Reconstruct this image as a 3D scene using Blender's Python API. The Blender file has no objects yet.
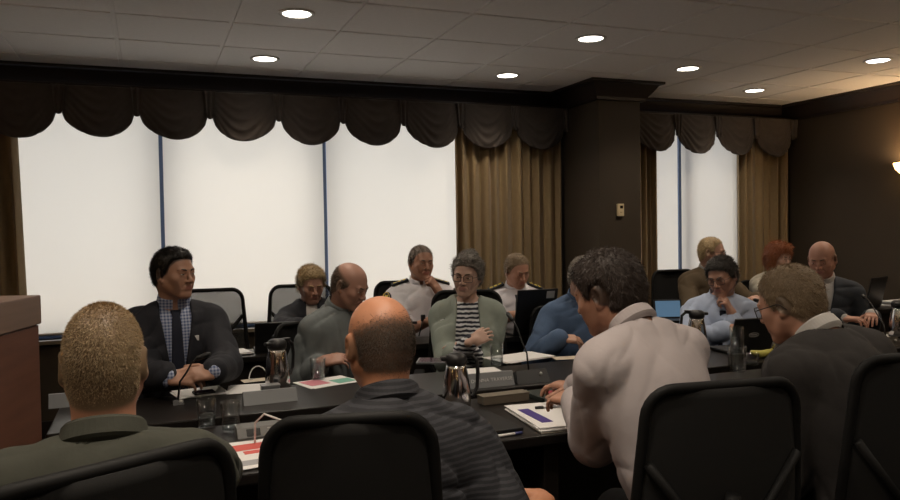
import bpy, bmesh, math, random
import numpy as np
from mathutils import Vector, Matrix, Euler

# ---------------------------------------------------------------- camera, world, light, exposure
SC = bpy.context.scene
COL = SC.collection
PI = math.pi
R = math.radians

FOC = 765.0                       # focal length in pixels of the 900 x 500 frame
YAW, PITCH, ROLL = R(21.5), R(-1.57), R(0.94)
CAM = Vector((0, 0, 1.45))
fw = Vector((math.sin(YAW) * math.cos(PITCH), math.cos(YAW) * math.cos(PITCH), math.sin(PITCH)))
r0 = Vector((math.cos(YAW), -math.sin(YAW), 0)); u0 = r0.cross(fw)
rt = r0 * math.cos(ROLL) - u0 * math.sin(ROLL); up = u0 * math.cos(ROLL) + r0 * math.sin(ROLL)
cam_d = bpy.data.cameras.new('camera'); cam = bpy.data.objects.new('camera', cam_d); COL.objects.link(cam)
cam_d.sensor_width = 36.0; cam_d.lens = FOC / 900 * 36.0; cam_d.clip_start = 0.05
cam.matrix_world = Matrix(((rt.x, up.x, -fw.x, CAM.x), (rt.y, up.y, -fw.y, CAM.y), (rt.z, up.z, -fw.z, CAM.z), (0, 0, 0, 1)))
SC.camera = cam

W = bpy.data.worlds.new('daylight'); SC.world = W; W.use_nodes = True
W.node_tree.nodes['Background'].inputs[0].default_value = (0.55, 0.68, 1.0, 1)
W.node_tree.nodes['Background'].inputs[1].default_value = 0.8

def area(name, loc, size, rot, power, color):
    l = bpy.data.lights.new(name, 'AREA'); l.shape = 'RECTANGLE'; l.size, l.size_y = size
    l.energy = power; l.color = color
    o = bpy.data.objects.new(name, l); o.location = loc; o.rotation_euler = rot; COL.objects.link(o); return o
# daylight standing outside the two windows, shining in through the blinds
area('daylight_sky', (0.8, 7.5, 1.75), (5.2, 2.2), (R(-90), 0, 0), 112, (1.0, 0.965, 0.90))
area('daylight_low', (0.8, 7.0, 0.35), (5.2, 0.8), (R(-90), 0, 0), 24, (1.0, 0.80, 0.55))
area('daylight_sky', (4.95, 7.5, 1.75), (1.6, 2.2), (R(-90), 0, 0), 36, (1.0, 0.965, 0.90))
area('daylight_low', (4.95, 7.0, 0.35), (1.6, 0.8), (R(-90), 0, 0), 7.5, (1.0, 0.80, 0.55))
LAMP_POWER = 31.0                 # each ceiling downlight
LAMP_DISC = 14.0
SCONCE = 32.0                     # each added wall lamp out of view
SC.view_settings.view_transform = 'Standard'
SC.view_settings.look = 'None'
SC.view_settings.gamma = 1.0
SC.view_settings.use_curve_mapping = False
SC.view_settings.exposure = 0.0
SC.cycles.use_denoising = True
SC.cycles.max_bounces = 8
SC.cycles.transparent_max_bounces = 12
SC.cycles.sample_clamp_indirect = 4.0
SC.cycles.caustics_reflective = False
SC.cycles.caustics_refractive = False

# ---------------------------------------------------------------- materials
MATS = {}
def new_mat(name):
    m = bpy.data.materials.new(name); m.use_nodes = True
    nt = m.node_tree; b = nt.nodes['Principled BSDF']
    MATS[name] = m
    return m, nt, b
def nd(nt, t, **kw):
    n = nt.nodes.new(t)
    for k, v in kw.items():
        if k.startswith('i_'):
            key = k[2:]
            n.inputs[int(key) if key.isdigit() else key.replace('_', ' ')].default_value = v
        else: setattr(n, k, v)
    return n
def bump_noise(nt, b, scale, strength, dist=0.002, detail=4, stretch=None):
    tc = nd(nt, 'ShaderNodeTexCoord'); n = nd(nt, 'ShaderNodeTexNoise', i_Scale=scale, i_Detail=detail)
    if stretch:
        mp = nd(nt, 'ShaderNodeMapping'); mp.inputs['Scale'].default_value = stretch
        nt.links.new(tc.outputs['Object'], mp.inputs[0]); nt.links.new(mp.outputs[0], n.inputs['Vector'])
    else: nt.links.new(tc.outputs['Object'], n.inputs['Vector'])
    bp = nd(nt, 'ShaderNodeBump', i_Strength=strength, i_Distance=dist)
    nt.links.new(n.outputs[0], bp.inputs['Height']); nt.links.new(bp.outputs[0], b.inputs['Normal'])
    return tc, n
def mat(name, col, rough=0.6, metal=0.0, vary=0.0, vscale=8.0, bump=0.0, bscale=120.0, bdist=0.002, stretch=None, spec=None, sheen=0.0, emit=None, estr=0.0, coat=0.0):
    """plain procedural material: base colour with optional noise variation and bump"""
    if name in MATS: return MATS[name]
    m, nt, b = new_mat(name)
    b.inputs['Base Color'].default_value = (*col, 1); b.inputs['Roughness'].default_value = rough
    b.inputs['Metallic'].default_value = metal
    if spec is not None: b.inputs['Specular IOR Level'].default_value = spec
    if sheen: b.inputs['Sheen Weight'].default_value = sheen
    if coat: b.inputs['Coat Weight'].default_value = coat
    if emit: b.inputs['Emission Color'].default_value = (*emit, 1); b.inputs['Emission Strength'].default_value = estr
    if bump: bump_noise(nt, b, bscale, bump, bdist, stretch=stretch)
    if vary:
        tc = nd(nt, 'ShaderNodeTexCoord'); n = nd(nt, 'ShaderNodeTexNoise', i_Scale=vscale, i_Detail=5)
        mp = nd(nt, 'ShaderNodeMapping')
        if stretch: mp.inputs['Scale'].default_value = stretch
        nt.links.new(tc.outputs['Object'], mp.inputs[0]); nt.links.new(mp.outputs[0], n.inputs['Vector'])
        mx = nd(nt, 'ShaderNodeMix', data_type='RGBA')
        mx.inputs[6].default_value = (*[c * (1 - vary) for c in col], 1)
        mx.inputs[7].default_value = (*[min(1, c * (1 + vary)) for c in col], 1)
        nt.links.new(n.outputs[0], mx.inputs[0]); nt.links.new(mx.outputs[2], b.inputs['Base Color'])
    return m
def attr_mat(name, rough=0.5, bump=0.0, bscale=300., bdist=0.0008, sss=0.0):
    if name in MATS: return MATS[name]
    m, nt, b = new_mat(name)
    a = nd(nt, 'ShaderNodeAttribute', attribute_name='col'); nt.links.new(a.outputs['Color'], b.inputs['Base Color'])
    b.inputs['Roughness'].default_value = rough
    if bump: bump_noise(nt, b, bscale, bump, bdist)
    return m
def stripe_mat(name, c1, c2, axis='Z', scale=30., dist=0.0, dscale=2., width=0.5, rough=0.8, cross=None, bump=0.15):
    """woven cloth with stripes along one axis, optionally crossed by a second set (check)"""
    m, nt, b = new_mat(name)
    tc = nd(nt, 'ShaderNodeTexCoord')
    def wave(ax, sc):
        w = nd(nt, 'ShaderNodeTexWave', bands_direction=ax, i_Scale=sc, i_Distortion=dist); w.inputs['Detail Scale'].default_value = dscale
        nt.links.new(tc.outputs['Object'], w.inputs['Vector'])
        r = nd(nt, 'ShaderNodeValToRGB'); r.color_ramp.elements[0].position = max(0, width - .06); r.color_ramp.elements[1].position = min(1, width + .06)
        nt.links.new(w.outputs['Fac'], r.inputs[0]); return r.outputs[0]
    f = wave(axis, scale)
    if cross:
        g = wave(cross, scale); mm = nd(nt, 'ShaderNodeMath', operation='ADD'); hf = nd(nt, 'ShaderNodeMath', operation='MULTIPLY'); hf.inputs[1].default_value = .5
        nt.links.new(f, mm.inputs[0]); nt.links.new(g, mm.inputs[1]); nt.links.new(mm.outputs[0], hf.inputs[0]); f = hf.outputs[0]
    mx = nd(nt, 'ShaderNodeMix', data_type='RGBA'); mx.inputs[6].default_value = (*c1, 1); mx.inputs[7].default_value = (*c2, 1)
    nt.links.new(f, mx.inputs[0]); nt.links.new(mx.outputs[2], b.inputs['Base Color'])
    b.inputs['Roughness'].default_value = rough
    n = nd(nt, 'ShaderNodeTexNoise', i_Scale=25., i_Detail=4); nt.links.new(tc.outputs['Object'], n.inputs['Vector'])
    bp = nd(nt, 'ShaderNodeBump', i_Strength=bump, i_Distance=.01); nt.links.new(n.outputs[0], bp.inputs['Height']); nt.links.new(bp.outputs[0], b.inputs['Normal'])
    return m
def cloth(name, col, rough=0.85, vary=0.12, bump=0.25): return mat(name, col, rough, vary=vary, vscale=30, bump=bump, bscale=28, bdist=.008)
def glass_mat(name, tint=(1, 1, 1), gl=0.12):
    """thin clear glass: mostly see-through with a glossy sheen"""
    m = bpy.data.materials.new(name); m.use_nodes = True; nt = m.node_tree; nt.nodes.clear(); MATS[name] = m
    o = nd(nt, 'ShaderNodeOutputMaterial'); t = nd(nt, 'ShaderNodeBsdfTransparent'); t.inputs[0].default_value = (*tint, 1)
    g = nd(nt, 'ShaderNodeBsdfGlossy', i_Roughness=0.04); mx = nd(nt, 'ShaderNodeMixShader')
    lw = nd(nt, 'ShaderNodeLayerWeight', i_Blend=gl)
    nt.links.new(lw.outputs['Facing'], mx.inputs[0]); nt.links.new(t.outputs[0], mx.inputs[1]); nt.links.new(g.outputs[0], mx.inputs[2]); nt.links.new(mx.outputs[0], o.inputs[0])
    return m
def mesh_mat(name, col, alpha):
    """open woven netting: part of the light goes straight through"""
    m, nt, b = new_mat(name)
    b.inputs['Base Color'].default_value = (*col, 1); b.inputs['Roughness'].default_value = .7
    b.inputs['Alpha'].default_value = alpha
    return m

# ---------------------------------------------------------------- object helpers
def tag(o, label=None, cat=None, group=None, kind=None):
    if label: o['label'] = label
    if cat: o['category'] = cat
    if group: o['group'] = group
    if kind: o['kind'] = kind
    return o
def empty(name, loc=(0, 0, 0), rz=0.0):
    o = bpy.data.objects.new(name, None); COL.objects.link(o); o.location = loc; o.rotation_euler = (0, 0, rz); o.empty_display_size = .1
    return o
def npmesh(name, V, F, m=None, parent=None, smooth=True, col=None):
    """mesh object from numpy verts and an array of quads / tris, or list of faces"""
    me = bpy.data.meshes.new(name)
    V = np.asarray(V, dtype=np.float32)
    if isinstance(F, np.ndarray):
        n, k = F.shape
        me.vertices.add(len(V)); me.vertices.foreach_set('co', V.ravel())
        me.loops.add(n * k); me.loops.foreach_set('vertex_index', F.astype(np.int32).ravel())
        me.polygons.add(n); me.polygons.foreach_set('loop_start', np.arange(0, n * k, k, dtype=np.int32))
        me.update(calc_edges=True)
    else:
        me.from_pydata([tuple(v) for v in V], [], F)
    me.polygons.foreach_set('use_smooth', [smooth] * len(me.polygons))
    if col is not None:
        a = me.attributes.new('col', 'FLOAT_COLOR', 'POINT'); a.data.foreach_set('color', np.c_[col, np.ones(len(col))].astype(np.float32).ravel())
    me.validate(); me.update()
    o = bpy.data.objects.new(name, me); COL.objects.link(o)
    if m: me.materials.append(m)
    if parent: o.parent = parent
    return o
class MB:
    """collects boxes, tubes, lathes and sheets into one mesh"""
    def __init__(s): s.v = []; s.f = []; s.sm = []
    def add(s, vs, fs, smooth=False, M=None):
        n = len(s.v)
        for v in vs:
            v = Vector(v)
            s.v.append(tuple(M @ v if M else v))
        for f in fs: s.f.append([i + n for i in f]); s.sm.append(smooth)
        return s
    def box(s, c, h, M=None, bev=0.0):
        """box by centre and half sizes with chamfered edges"""
        bm = bmesh.new(); bmesh.ops.create_cube(bm, size=2)
        for v in bm.verts: v.co = Vector((v.co.x * h[0] + c[0], v.co.y * h[1] + c[1], v.co.z * h[2] + c[2]))
        if bev: bmesh.ops.bevel(bm, geom=bm.edges[:], offset=min(bev, min(h) * .95), segments=2, affect='EDGES', profile=.6)
        bm.verts.index_update()
        s.add([v.co for v in bm.verts], [[v.index for v in f.verts] for f in bm.faces], False, M); bm.free(); return s
    def tube(s, pts, r, seg=10, closed=False, M=None, flat=1.0):
        pts = [Vector(p) for p in pts]; n = len(pts); rings = []
        rr = r if isinstance(r, (list, tuple)) else [r] * n
        t0 = None; nrm = None; vs = []; fs = []
        for i, p in enumerate(pts):
            a = pts[(i - 1) % n] if (closed or i > 0) else p; b = pts[(i + 1) % n] if (closed or i < n - 1) else p
            t = (b - a).normalized()
            if nrm is None:
                nrm = t.orthogonal().normalized() if abs(t.z) > .9 else t.cross(Vector((0, 0, 1))).normalized()
            nrm = (nrm - t * nrm.dot(t)).normalized(); bi = t.cross(nrm)
            for k in range(seg):
                an = 2 * PI * k / seg
                vs.append(p + nrm * (math.cos(an) * rr[i]) + bi * (math.sin(an) * rr[i] * flat))
        for i in range(n if closed else n - 1):
            j = (i + 1) % n
            for k in range(seg):
                fs.append([i * seg + k, i * seg + (k + 1) % seg, j * seg + (k + 1) % seg, j * seg + k])
        if not closed: fs.append(list(range(seg))[::-1]); fs.append([(n - 1) * seg + k for k in range(seg)])
        return s.add(vs, fs, True, M)
    def lathe(s, prof, seg=28, M=None, c=(0, 0, 0), closed_prof=False):
        """prof: list of (radius, z); caps at both ends unless radius 0 or the profile is closed"""
        vs = []; fs = []
        n = len(prof)
        for (r, z) in prof:
            for k in range(seg):
                a = 2 * PI * k / seg; vs.append((c[0] + r * math.cos(a), c[1] + r * math.sin(a), c[2] + z))
        for i in range(n if closed_prof else n - 1):
            j = (i + 1) % n
            for k in range(seg): fs.append([i * seg + k, i * seg + (k + 1) % seg, j * seg + (k + 1) % seg, j * seg + k])
        if not closed_prof:
            fs.append(list(range(seg))[::-1]); fs.append([(n - 1) * seg + k for k in range(seg)])
        return s.add(vs, fs, True, M)
    def sheet(s, fn, nu, nv, th=None, M=None, smooth=True):
        """thick sheet: fn(u, v) -> point; th is the thickness vector"""
        vs = []; fs = []
        th = Vector(th)
        for side in (0, 1):
            for j in range(nv + 1):
                for i in range(nu + 1): vs.append(Vector(fn(i / nu, j / nv)) + th * side)
        N = (nu + 1) * (nv + 1); w = nu + 1
        for j in range(nv):
            for i in range(nu):
                a = j * w + i; fs.append([a, a + 1, a + 1 + w, a + w]); fs.append([N + a, N + a + w, N + a + 1 + w, N + a + 1])
        edge = [i for i in range(w)] + [j * w + nu for j in range(1, nv + 1)] + [nv * w + i for i in range(nu - 1, -1, -1)] + [j * w for j in range(nv - 1, 0, -1)]
        for a, b in zip(edge, edge[1:] + edge[:1]): fs.append([b, a, N + a, N + b])
        return s.add(vs, fs, smooth, M)
    def prism(s, poly, z0, z1, M=None):
        n = len(poly); vs = [(x, y, z0) for x, y in poly] + [(x, y, z1) for x, y in poly]
        fs = [list(range(n))[::-1], [n + i for i in range(n)]] + [[i, (i + 1) % n, n + (i + 1) % n, n + i] for i in range(n)]
        return s.add(vs, fs, False, M)
    def build(s, name, m, parent=None, fix=True):
        me = bpy.data.meshes.new(name); me.from_pydata(s.v, [], s.f)
        me.polygons.foreach_set('use_smooth', s.sm)
        if fix:
            bm = bmesh.new(); bm.from_mesh(me); bmesh.ops.recalc_face_normals(bm, faces=bm.faces[:]); bm.to_mesh(me); bm.free()
        me.update(); o = bpy.data.objects.new(name, me); COL.objects.link(o)
        if m: me.materials.append(m)
        if parent: o.parent = parent
        return o
def copy_tree(o, parent=None):
    c = o.copy(); COL.objects.link(c)
    if parent: c.parent = parent
    for ch in list(o.children): copy_tree(ch, c)
    return c
def rrect(w, h, r, n=5):
    """rounded rectangle outline, half sizes w, h"""
    pts = []
    for cx, cy, a0 in ((w - r, h - r, 0), (-w + r, h - r, 90), (-w + r, -h + r, 180), (w - r, -h + r, 270)):
        for k in range(n + 1):
            a = R(a0 + 90 * k / n); pts.append((cx + r * math.cos(a), cy + r * math.sin(a)))
    return pts

# ---------------------------------------------------------------- implicit surfaces for bodies and clothes
def A3(v): return np.array(v, dtype=float)
def unit(v): v = A3(v); return v / (np.linalg.norm(v) + 1e-12)
def C(a, b, ra, rb=None, k=.02, sub=False): return ('C', A3(a), A3(b), ra, ra if rb is None else rb, k, sub)
def E(c, r, k=.02, sub=False, rot=None): return ('E', A3(c), A3(r), rot, None, k, sub)
def B(c, h, r, k=.02, sub=False, rot=None): return ('B', A3(c), A3(h), rot, r, k, sub)
def tf(prims, Rm, o, off=0.0):
    """prims moved by rotation Rm (3x3) and offset o, inflated by off"""
    out = []
    for p in prims:
        if p[0] == 'C': out.append(('C', Rm @ p[1] + o, Rm @ p[2] + o, p[3] + off, p[4] + off, p[5], p[6]))
        elif p[0] == 'E': out.append(('E', Rm @ p[1] + o, p[2] + off, Rm if p[3] is None else Rm @ p[3], None, p[5], p[6]))
        else: out.append(('B', Rm @ p[1] + o, p[2], Rm if p[3] is None else Rm @ p[3], p[4] + off, p[5], p[6]))
    return out
def prim_eval(p, x, y, z):
    if p[0] == 'C':
        a, b, ra, rb = p[1], p[2], p[3], p[4]; d = b - a; L = d @ d + 1e-12
        t = np.clip(((x - a[0]) * d[0] + (y - a[1]) * d[1] + (z - a[2]) * d[2]) / L, 0, 1)
        return np.sqrt((x - a[0] - t * d[0]) ** 2 + (y - a[1] - t * d[1]) ** 2 + (z - a[2] - t * d[2]) ** 2) - (ra + (rb - ra) * t)
    c, r, Rm = p[1], p[2], p[3]
    dx, dy, dz = x - c[0], y - c[1], z - c[2]
    if Rm is not None:
        dx, dy, dz = (Rm[0, 0] * dx + Rm[1, 0] * dy + Rm[2, 0] * dz, Rm[0, 1] * dx + Rm[1, 1] * dy + Rm[2, 1] * dz, Rm[0, 2] * dx + Rm[1, 2] * dy + Rm[2, 2] * dz)
    if p[0] == 'E':
        k0 = np.sqrt((dx / r[0]) ** 2 + (dy / r[1]) ** 2 + (dz / r[2]) ** 2); k1 = np.sqrt((dx / r[0] ** 2) ** 2 + (dy / r[1] ** 2) ** 2 + (dz / r[2] ** 2) ** 2)
        return k0 * (k0 - 1) / (k1 + 1e-9)
    rr = p[4]; qx = np.abs(dx) - r[0] + rr; qy = np.abs(dy) - r[1] + rr; qz = np.abs(dz) - r[2] + rr
    return np.sqrt(np.maximum(qx, 0) ** 2 + np.maximum(qy, 0) ** 2 + np.maximum(qz, 0) ** 2) + np.minimum(np.maximum(qx, np.maximum(qy, qz)), 0) - rr
def prim_bounds(p):
    if p[0] == 'C':
        r = max(p[3], p[4]); return np.minimum(p[1], p[2]) - r, np.maximum(p[1], p[2]) + r
    r = np.linalg.norm(p[2]) if p[3] is not None else p[2]
    return p[1] - r, p[1] + r
def smin(a, b, k):
    h = np.maximum(k - np.abs(a - b), 0) / k; return np.minimum(a, b) - h * h * k * .25
def bounds(prims):
    bs = [prim_bounds(p) for p in prims if not p[6]]; return np.min([b[0] for b in bs], 0), np.max([b[1] for b in bs], 0)
def field(prims, xs, ys, zs):
    D = np.full((len(xs), len(ys), len(zs)), 9.0, dtype=np.float32)
    for p in prims:
        if isinstance(p, list):                       # a group evaluated on its own, joined with its first prim's k
            lo, hi = bounds(p); k = p[0][5]; pad = k + .03
        else: lo, hi = prim_bounds(p); k = p[5]; pad = k + .03
        s = [slice(max(0, np.searchsorted(g, lo[i] - pad) - 1), np.searchsorted(g, hi[i] + pad) + 1) for i, g in enumerate((xs, ys, zs))]
        gx, gy, gz = xs[s[0]], ys[s[1]], zs[s[2]]
        if 0 in (len(gx), len(gy), len(gz)): continue
        if isinstance(p, list): d = field([(*q[:5], .006 if i == 0 else q[5], q[6]) for i, q in enumerate(p)], gx, gy, gz); sub = False
        else: d = prim_eval(p, gx[:, None, None], gy[None, :, None], gz[None, None, :]).astype(np.float32); sub = p[6]
        cur = D[tuple(s)]
        D[tuple(s)] = -smin(-cur, d, k) if sub else smin(cur, d, k)
    return D
def axis(lo, hi, h, fine=(), hf=None):
    """grid coordinates lo..hi with step h, and step hf inside the fine intervals"""
    out = [lo]
    while out[-1] < hi:
        x = out[-1]; st = h
        for a, b in fine:
            if a - h <= x <= b: st = hf
        out.append(x + st)
    return np.array(out)
def nets(xs, ys, zs, D):
    """surface nets on a rectilinear grid -> verts, quads (outward)"""
    S = D < 0; n = [s - 1 for s in D.shape]
    cs = [(i, j, k) for i in (0, 1) for j in (0, 1) for k in (0, 1)]
    sl = lambda c: S[c[0]:c[0] + n[0], c[1]:c[1] + n[1], c[2]:c[2] + n[2]]
    al = sl(cs[0]).copy(); an = sl(cs[0]).copy()
    for c in cs[1:]: al &= sl(c); an |= sl(c)
    I, J, K = np.nonzero(an & ~al)
    acc = np.zeros((len(I), 3)); cnt = np.zeros(len(I))
    co = lambda c: np.stack([xs[I + c[0]], ys[J + c[1]], zs[K + c[2]]], 1)
    dv = {c: D[I + c[0], J + c[1], K + c[2]].astype(float) for c in cs}
    for a in cs:
        for ax in range(3):
            if a[ax] == 0:
                b = list(a); b[ax] = 1; b = tuple(b)
                m = (dv[a] < 0) != (dv[b] < 0)
                da, db = dv[a][m], dv[b][m]; da = np.clip(da, -.05, .05); db = np.clip(db, -.05, .05)
                t = (da / (da - db + 1e-12))[:, None]
                pa, pb = co(a)[m], co(b)[m]; acc[m] += pa + t * (pb - pa); cnt[m] += 1
    V = acc / np.maximum(cnt, 1)[:, None]
    idx = np.full(n, -1, dtype=np.int32); idx[I, J, K] = np.arange(len(I))
    Q = []
    for ax in range(3):
        o1, o2 = [(1, 2), (2, 0), (0, 1)][ax]
        s0 = [slice(None)] * 3; s1 = [slice(None)] * 3; s0[ax] = slice(0, -1); s1[ax] = slice(1, None)
        a, b = S[tuple(s0)], S[tuple(s1)]
        P = np.array(np.nonzero(a != b)); inside = a[tuple(P)]
        ok = (P[o1] >= 1) & (P[o2] >= 1) & (P[o1] < n[o1]) & (P[o2] < n[o2]); P = P[:, ok]; inside = inside[ok]
        q = []
        for d1, d2 in ((-1, -1), (0, -1), (0, 0), (-1, 0)):
            c = P.copy(); c[o1] += d1; c[o2] += d2; q.append(idx[tuple(c)])
        q = np.stack(q, 1); q[~inside] = q[~inside][:, ::-1]; Q.append(q)
    Q = np.concatenate(Q); return V, Q[(Q >= 0).all(1)]
def relax(V, Q, it=1, w=.5):
    for _ in range(it):
        s = np.zeros_like(V); c = np.zeros(len(V))
        for a, b in ((0, 1), (1, 2), (2, 3), (3, 0)):
            for p, q in ((a, b), (b, a)):
                for d in range(3): s[:, d] += np.bincount(Q[:, p], V[Q[:, q], d], len(V))
                c += np.bincount(Q[:, p], minlength=len(V))
        V = V * (1 - w) + w * s / np.maximum(c, 1)[:, None]
    return V
def folds(x, y, z, seed, wl=.09, n=6):
    """cloth creases: a few long ridges that come and go, on a soft swell; about -1..1"""
    rg = np.random.RandomState(seed); f = 0
    for i in range(n):
        d = unit(rg.normal(size=3) * A3((1, 1, .8))); d2 = unit(rg.normal(size=3)); d3 = unit(np.cross(d, d2)); L = wl * rg.uniform(.8, 2.0)
        p = d[0] * x + d[1] * y + d[2] * z; q = d2[0] * x + d2[1] * y + d2[2] * z; r = d3[0] * x + d3[1] * y + d3[2] * z
        w = .9 * np.sin(q * 2 * PI / (wl * 4.5) + rg.uniform(0, 6)) + .5 * np.sin(r * 2 * PI / (wl * 3.2) + rg.uniform(0, 6))
        m = np.clip(.25 + .8 * np.sin(q * 2 * PI / (wl * 3.3) + rg.uniform(0, 6)) * np.sin(r * 2 * PI / (wl * 2.7) + rg.uniform(0, 6)), 0, 1)
        f = f + m * ((1 - np.abs(np.sin(p * PI / L + w + rg.uniform(0, 6)))) ** 3.2 - .2) * 1.6
    return f / math.sqrt(n) * 2.4
def solid(name, prims, h, m, parent=None, region=None, amp=0.0, wl=.09, seed=1, fine=None, hf=None, it=1, col=None, shape=None):
    """mesh object of the joined prims; region(x,y,z,D) may cut the field; amp adds creases"""
    flat = [q for p in prims for q in (p if isinstance(p, list) else [p])]
    lo, hi = bounds(flat); lo = lo - .03; hi = hi + .03
    fi = fine or ((), (), ())
    g = [axis(lo[i], hi[i], h, fi[i], hf) for i in range(3)]
    D = field(prims, *g)
    if amp:
        I = np.nonzero(np.abs(D) < .035); D[I] += amp * folds(g[0][I[0]], g[1][I[1]], g[2][I[2]], seed, wl).astype(np.float32)
    if region is not None:
        D = region(g[0][:, None, None], g[1][None, :, None], g[2][None, None, :], D).astype(np.float32)
    V, Q = nets(*g, D); V = relax(V, Q, it, .35)
    return npmesh(name, V, Q, m, parent, True, col(V) if col else None)

# ---------------------------------------------------------------- people
def rotm(yaw=0, pitch=0, roll=0):
    """yaw turns left (ccw from above), pitch bows forward, roll tips to the person's right; forward is +Y"""
    y, p, r = R(yaw), R(pitch), R(roll)
    Rz = np.array([[math.cos(y), -math.sin(y), 0], [math.sin(y), math.cos(y), 0], [0, 0, 1]])
    Rx = np.array([[1, 0, 0], [0, math.cos(p), math.sin(p)], [0, -math.sin(p), math.cos(p)]])
    Ry = np.array([[math.cos(r), 0, math.sin(r)], [0, 1, 0], [-math.sin(r), 0, math.cos(r)]])
    return Rz @ Rx @ Ry
def head_prims(w=1.0, jaw=1.0, fat=0.0, nose=1.0, ears=True):
    """head in its own frame: origin between the eyes' level, forward +Y, about 0.225 tall"""
    s = [E((0, -.012, .032), (.077 * w, .097, .084), k=.03), E((0, .028, -.028), (.058 * w, .058, .076), k=.045),
         E((0, -.045, -.02), (.062 * w, .052, .062), k=.04)]
    for sx in (-1, 1):
        s.append(C((sx * .052 * w, .008, -.050), (sx * .022 * jaw, .066, -.098), .018 + fat, .015 + fat, k=.03))
        s.append(E((sx * .043 * w, .060, -.022), (.021, .020, .018), k=.025))
        s.append(E((sx * .030, .066, -.052), (.018 + fat, .018 + fat, .026), k=.025))
    s.append(E((0, .080, -.098), (.021 * jaw, .016, .016), k=.025))
    s.append(C((-.036, .0795, .019), (.036, .0795, .019), .0105, k=.014))
    s.append(E((0, .079, -.062), (.024, .017, .021), k=.02))
    for sx in (-1, 1): s.append(E((sx * .031, .106, -.001), (.019, .020, .0135), k=.010, sub=True))
    s.append(C((0, .086, .012), (0, .109 * (1 + (nose - 1) * .5), -.030), .0068, .0108 * nose, k=.009))
    for sx in (-1, 1):
        s.append(E((sx * .0125 * nose, .0965, -.034), (.0085, .011, .0080), k=.005))
        s.append(E((sx * .031, .0745, -.001), (.0155, .0145, .0135), k=.003))
        s.append(C((sx * .018, .0895, .0065), (sx * .043, .083, .0065), .0042, k=.004))       # upper lid
        s.append(C((sx * .019, .0885, -.0085), (sx * .042, .082, -.0075), .0035, k=.004))     # lower lid
        s.append(C((sx * .022, .0955, -.040), (sx * .032, .083, -.064), .0028, .0025, k=.006, sub=True))
    s.append(C((-.017, .0925, -.0575), (.017, .0925, -.0575), .0046, k=.005))
    s.append(C((-.014, .0925, -.0675), (.014, .0925, -.0675), .0058, k=.005))
    s.append(C((-.022, .103, -.0625), (.022, .103, -.0625), .0034, k=.003, sub=True))
    s.append(C((-.012, .1005, -.0785), (.012, .1005, -.0785), .0040, k=.008, sub=True))
    if ears:
        for sx in (-1, 1):
            rm = rotm(sx * -22, 0, 0)
            s.append(E((sx * .082 * w, -.012, -.006), (.0085, .020, .034), k=.007, rot=rm))
            s.append(E((sx * .0905 * w, -.006, -.004), (.007, .011, .019), k=.004, sub=True, rot=rm))
            s.append(E((sx * .079 * w, .000, -.032), (.008, .010, .011), k=.006))
    return s
def skull_prims(w=1.0):
    return [E((0, -.012, .032), (.077 * w, .097, .084), k=.03), E((0, .028, -.03), (.061 * w, .062, .078), k=.05), E((0, -.045, -.02), (.062 * w, .052, .062), k=.04),
            C((-.034, .080, .017), (.034, .080, .017), .008, k=.018), C((0, -.03, -.06), (0, -.03, -.14), .05, .05, k=.03)]
def hand_prims(wr, d, n, side, curl=(20, 30, 20), spread=1.0, thumb=0.35, s=1.0, tcurl=20, tspread=.8):
    """hand group: wrist, finger direction d, palm direction n; side +1 right hand, -1 left"""
    d = unit(d); n = unit(A3(n) - d * (A3(n) @ d)); lat = np.cross(d, n) * side; wr = A3(wr)
    Rm = np.stack([lat, d, n], 1)
    P = [B(wr + d * .048 * s, (.040 * s, .050 * s, .014 * s), .013 * s, k=.012, rot=Rm), C(wr - d * .03, wr + d * .012, .026 * s, .026 * s, k=.02)]
    for i, (L, rr) in enumerate(((.072, .0088), (.080, .009), (.074, .0085), (.058, .0075))):
        lt = (.031 - .0205 * i) * s; p = wr + d * (.094 - .004 * (i == 0) - .010 * (i == 3)) * s + lat * lt
        P.append(C(wr + d * .04 * s + lat * lt * .8, p, rr * s * 1.05, rr * s * 1.1, k=.006))
        fd = unit(d + lat * (1.5 - i) * .07 * spread); ang = 0; r = rr * s
        for j, fr in enumerate((.45, .30, .25)):
            ang += R(curl[j] * (1 + .08 * i)); v = fd * math.cos(ang) + n * math.sin(ang); q = p + v * L * fr * s
            P.append(C(p, q, r, r * .92, k=.003)); p = q; r *= .92
    tb = wr + d * .022 * s + lat * .026 * s; td = unit(d * .55 + lat * tspread + n * thumb)
    t1 = tb + td * .042 * s; t2d = unit(td * math.cos(R(tcurl)) + unit(d * .8 - lat * .5 + n * .4) * math.sin(R(tcurl))); t2 = t1 + t2d * .032 * s
    t3 = t2 + unit(t2d + d * .4 + n * .15) * .026 * s
    P += [C(tb, t1, .014 * s, .0115 * s, k=.012), C(t1, t2, .011 * s, .0098 * s, k=.003), C(t2, t3, .0098 * s, .008 * s, k=.003)]
    return P
def ik(a, b, l1, l2, hint):
    a, b = A3(a), A3(b); v = b - a; L = np.linalg.norm(v)
    if L > (l1 + l2) * .995: sc = L / ((l1 + l2) * .995); l1 *= sc; l2 *= sc
    d = v / L; x = (l1 * l1 - l2 * l2 + L * L) / (2 * L); hh = math.sqrt(max(l1 * l1 - x * x, 0)); hv = A3(hint); hv = unit(hv - d * (hv @ d))
    return a + d * x + hv * hh

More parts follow.
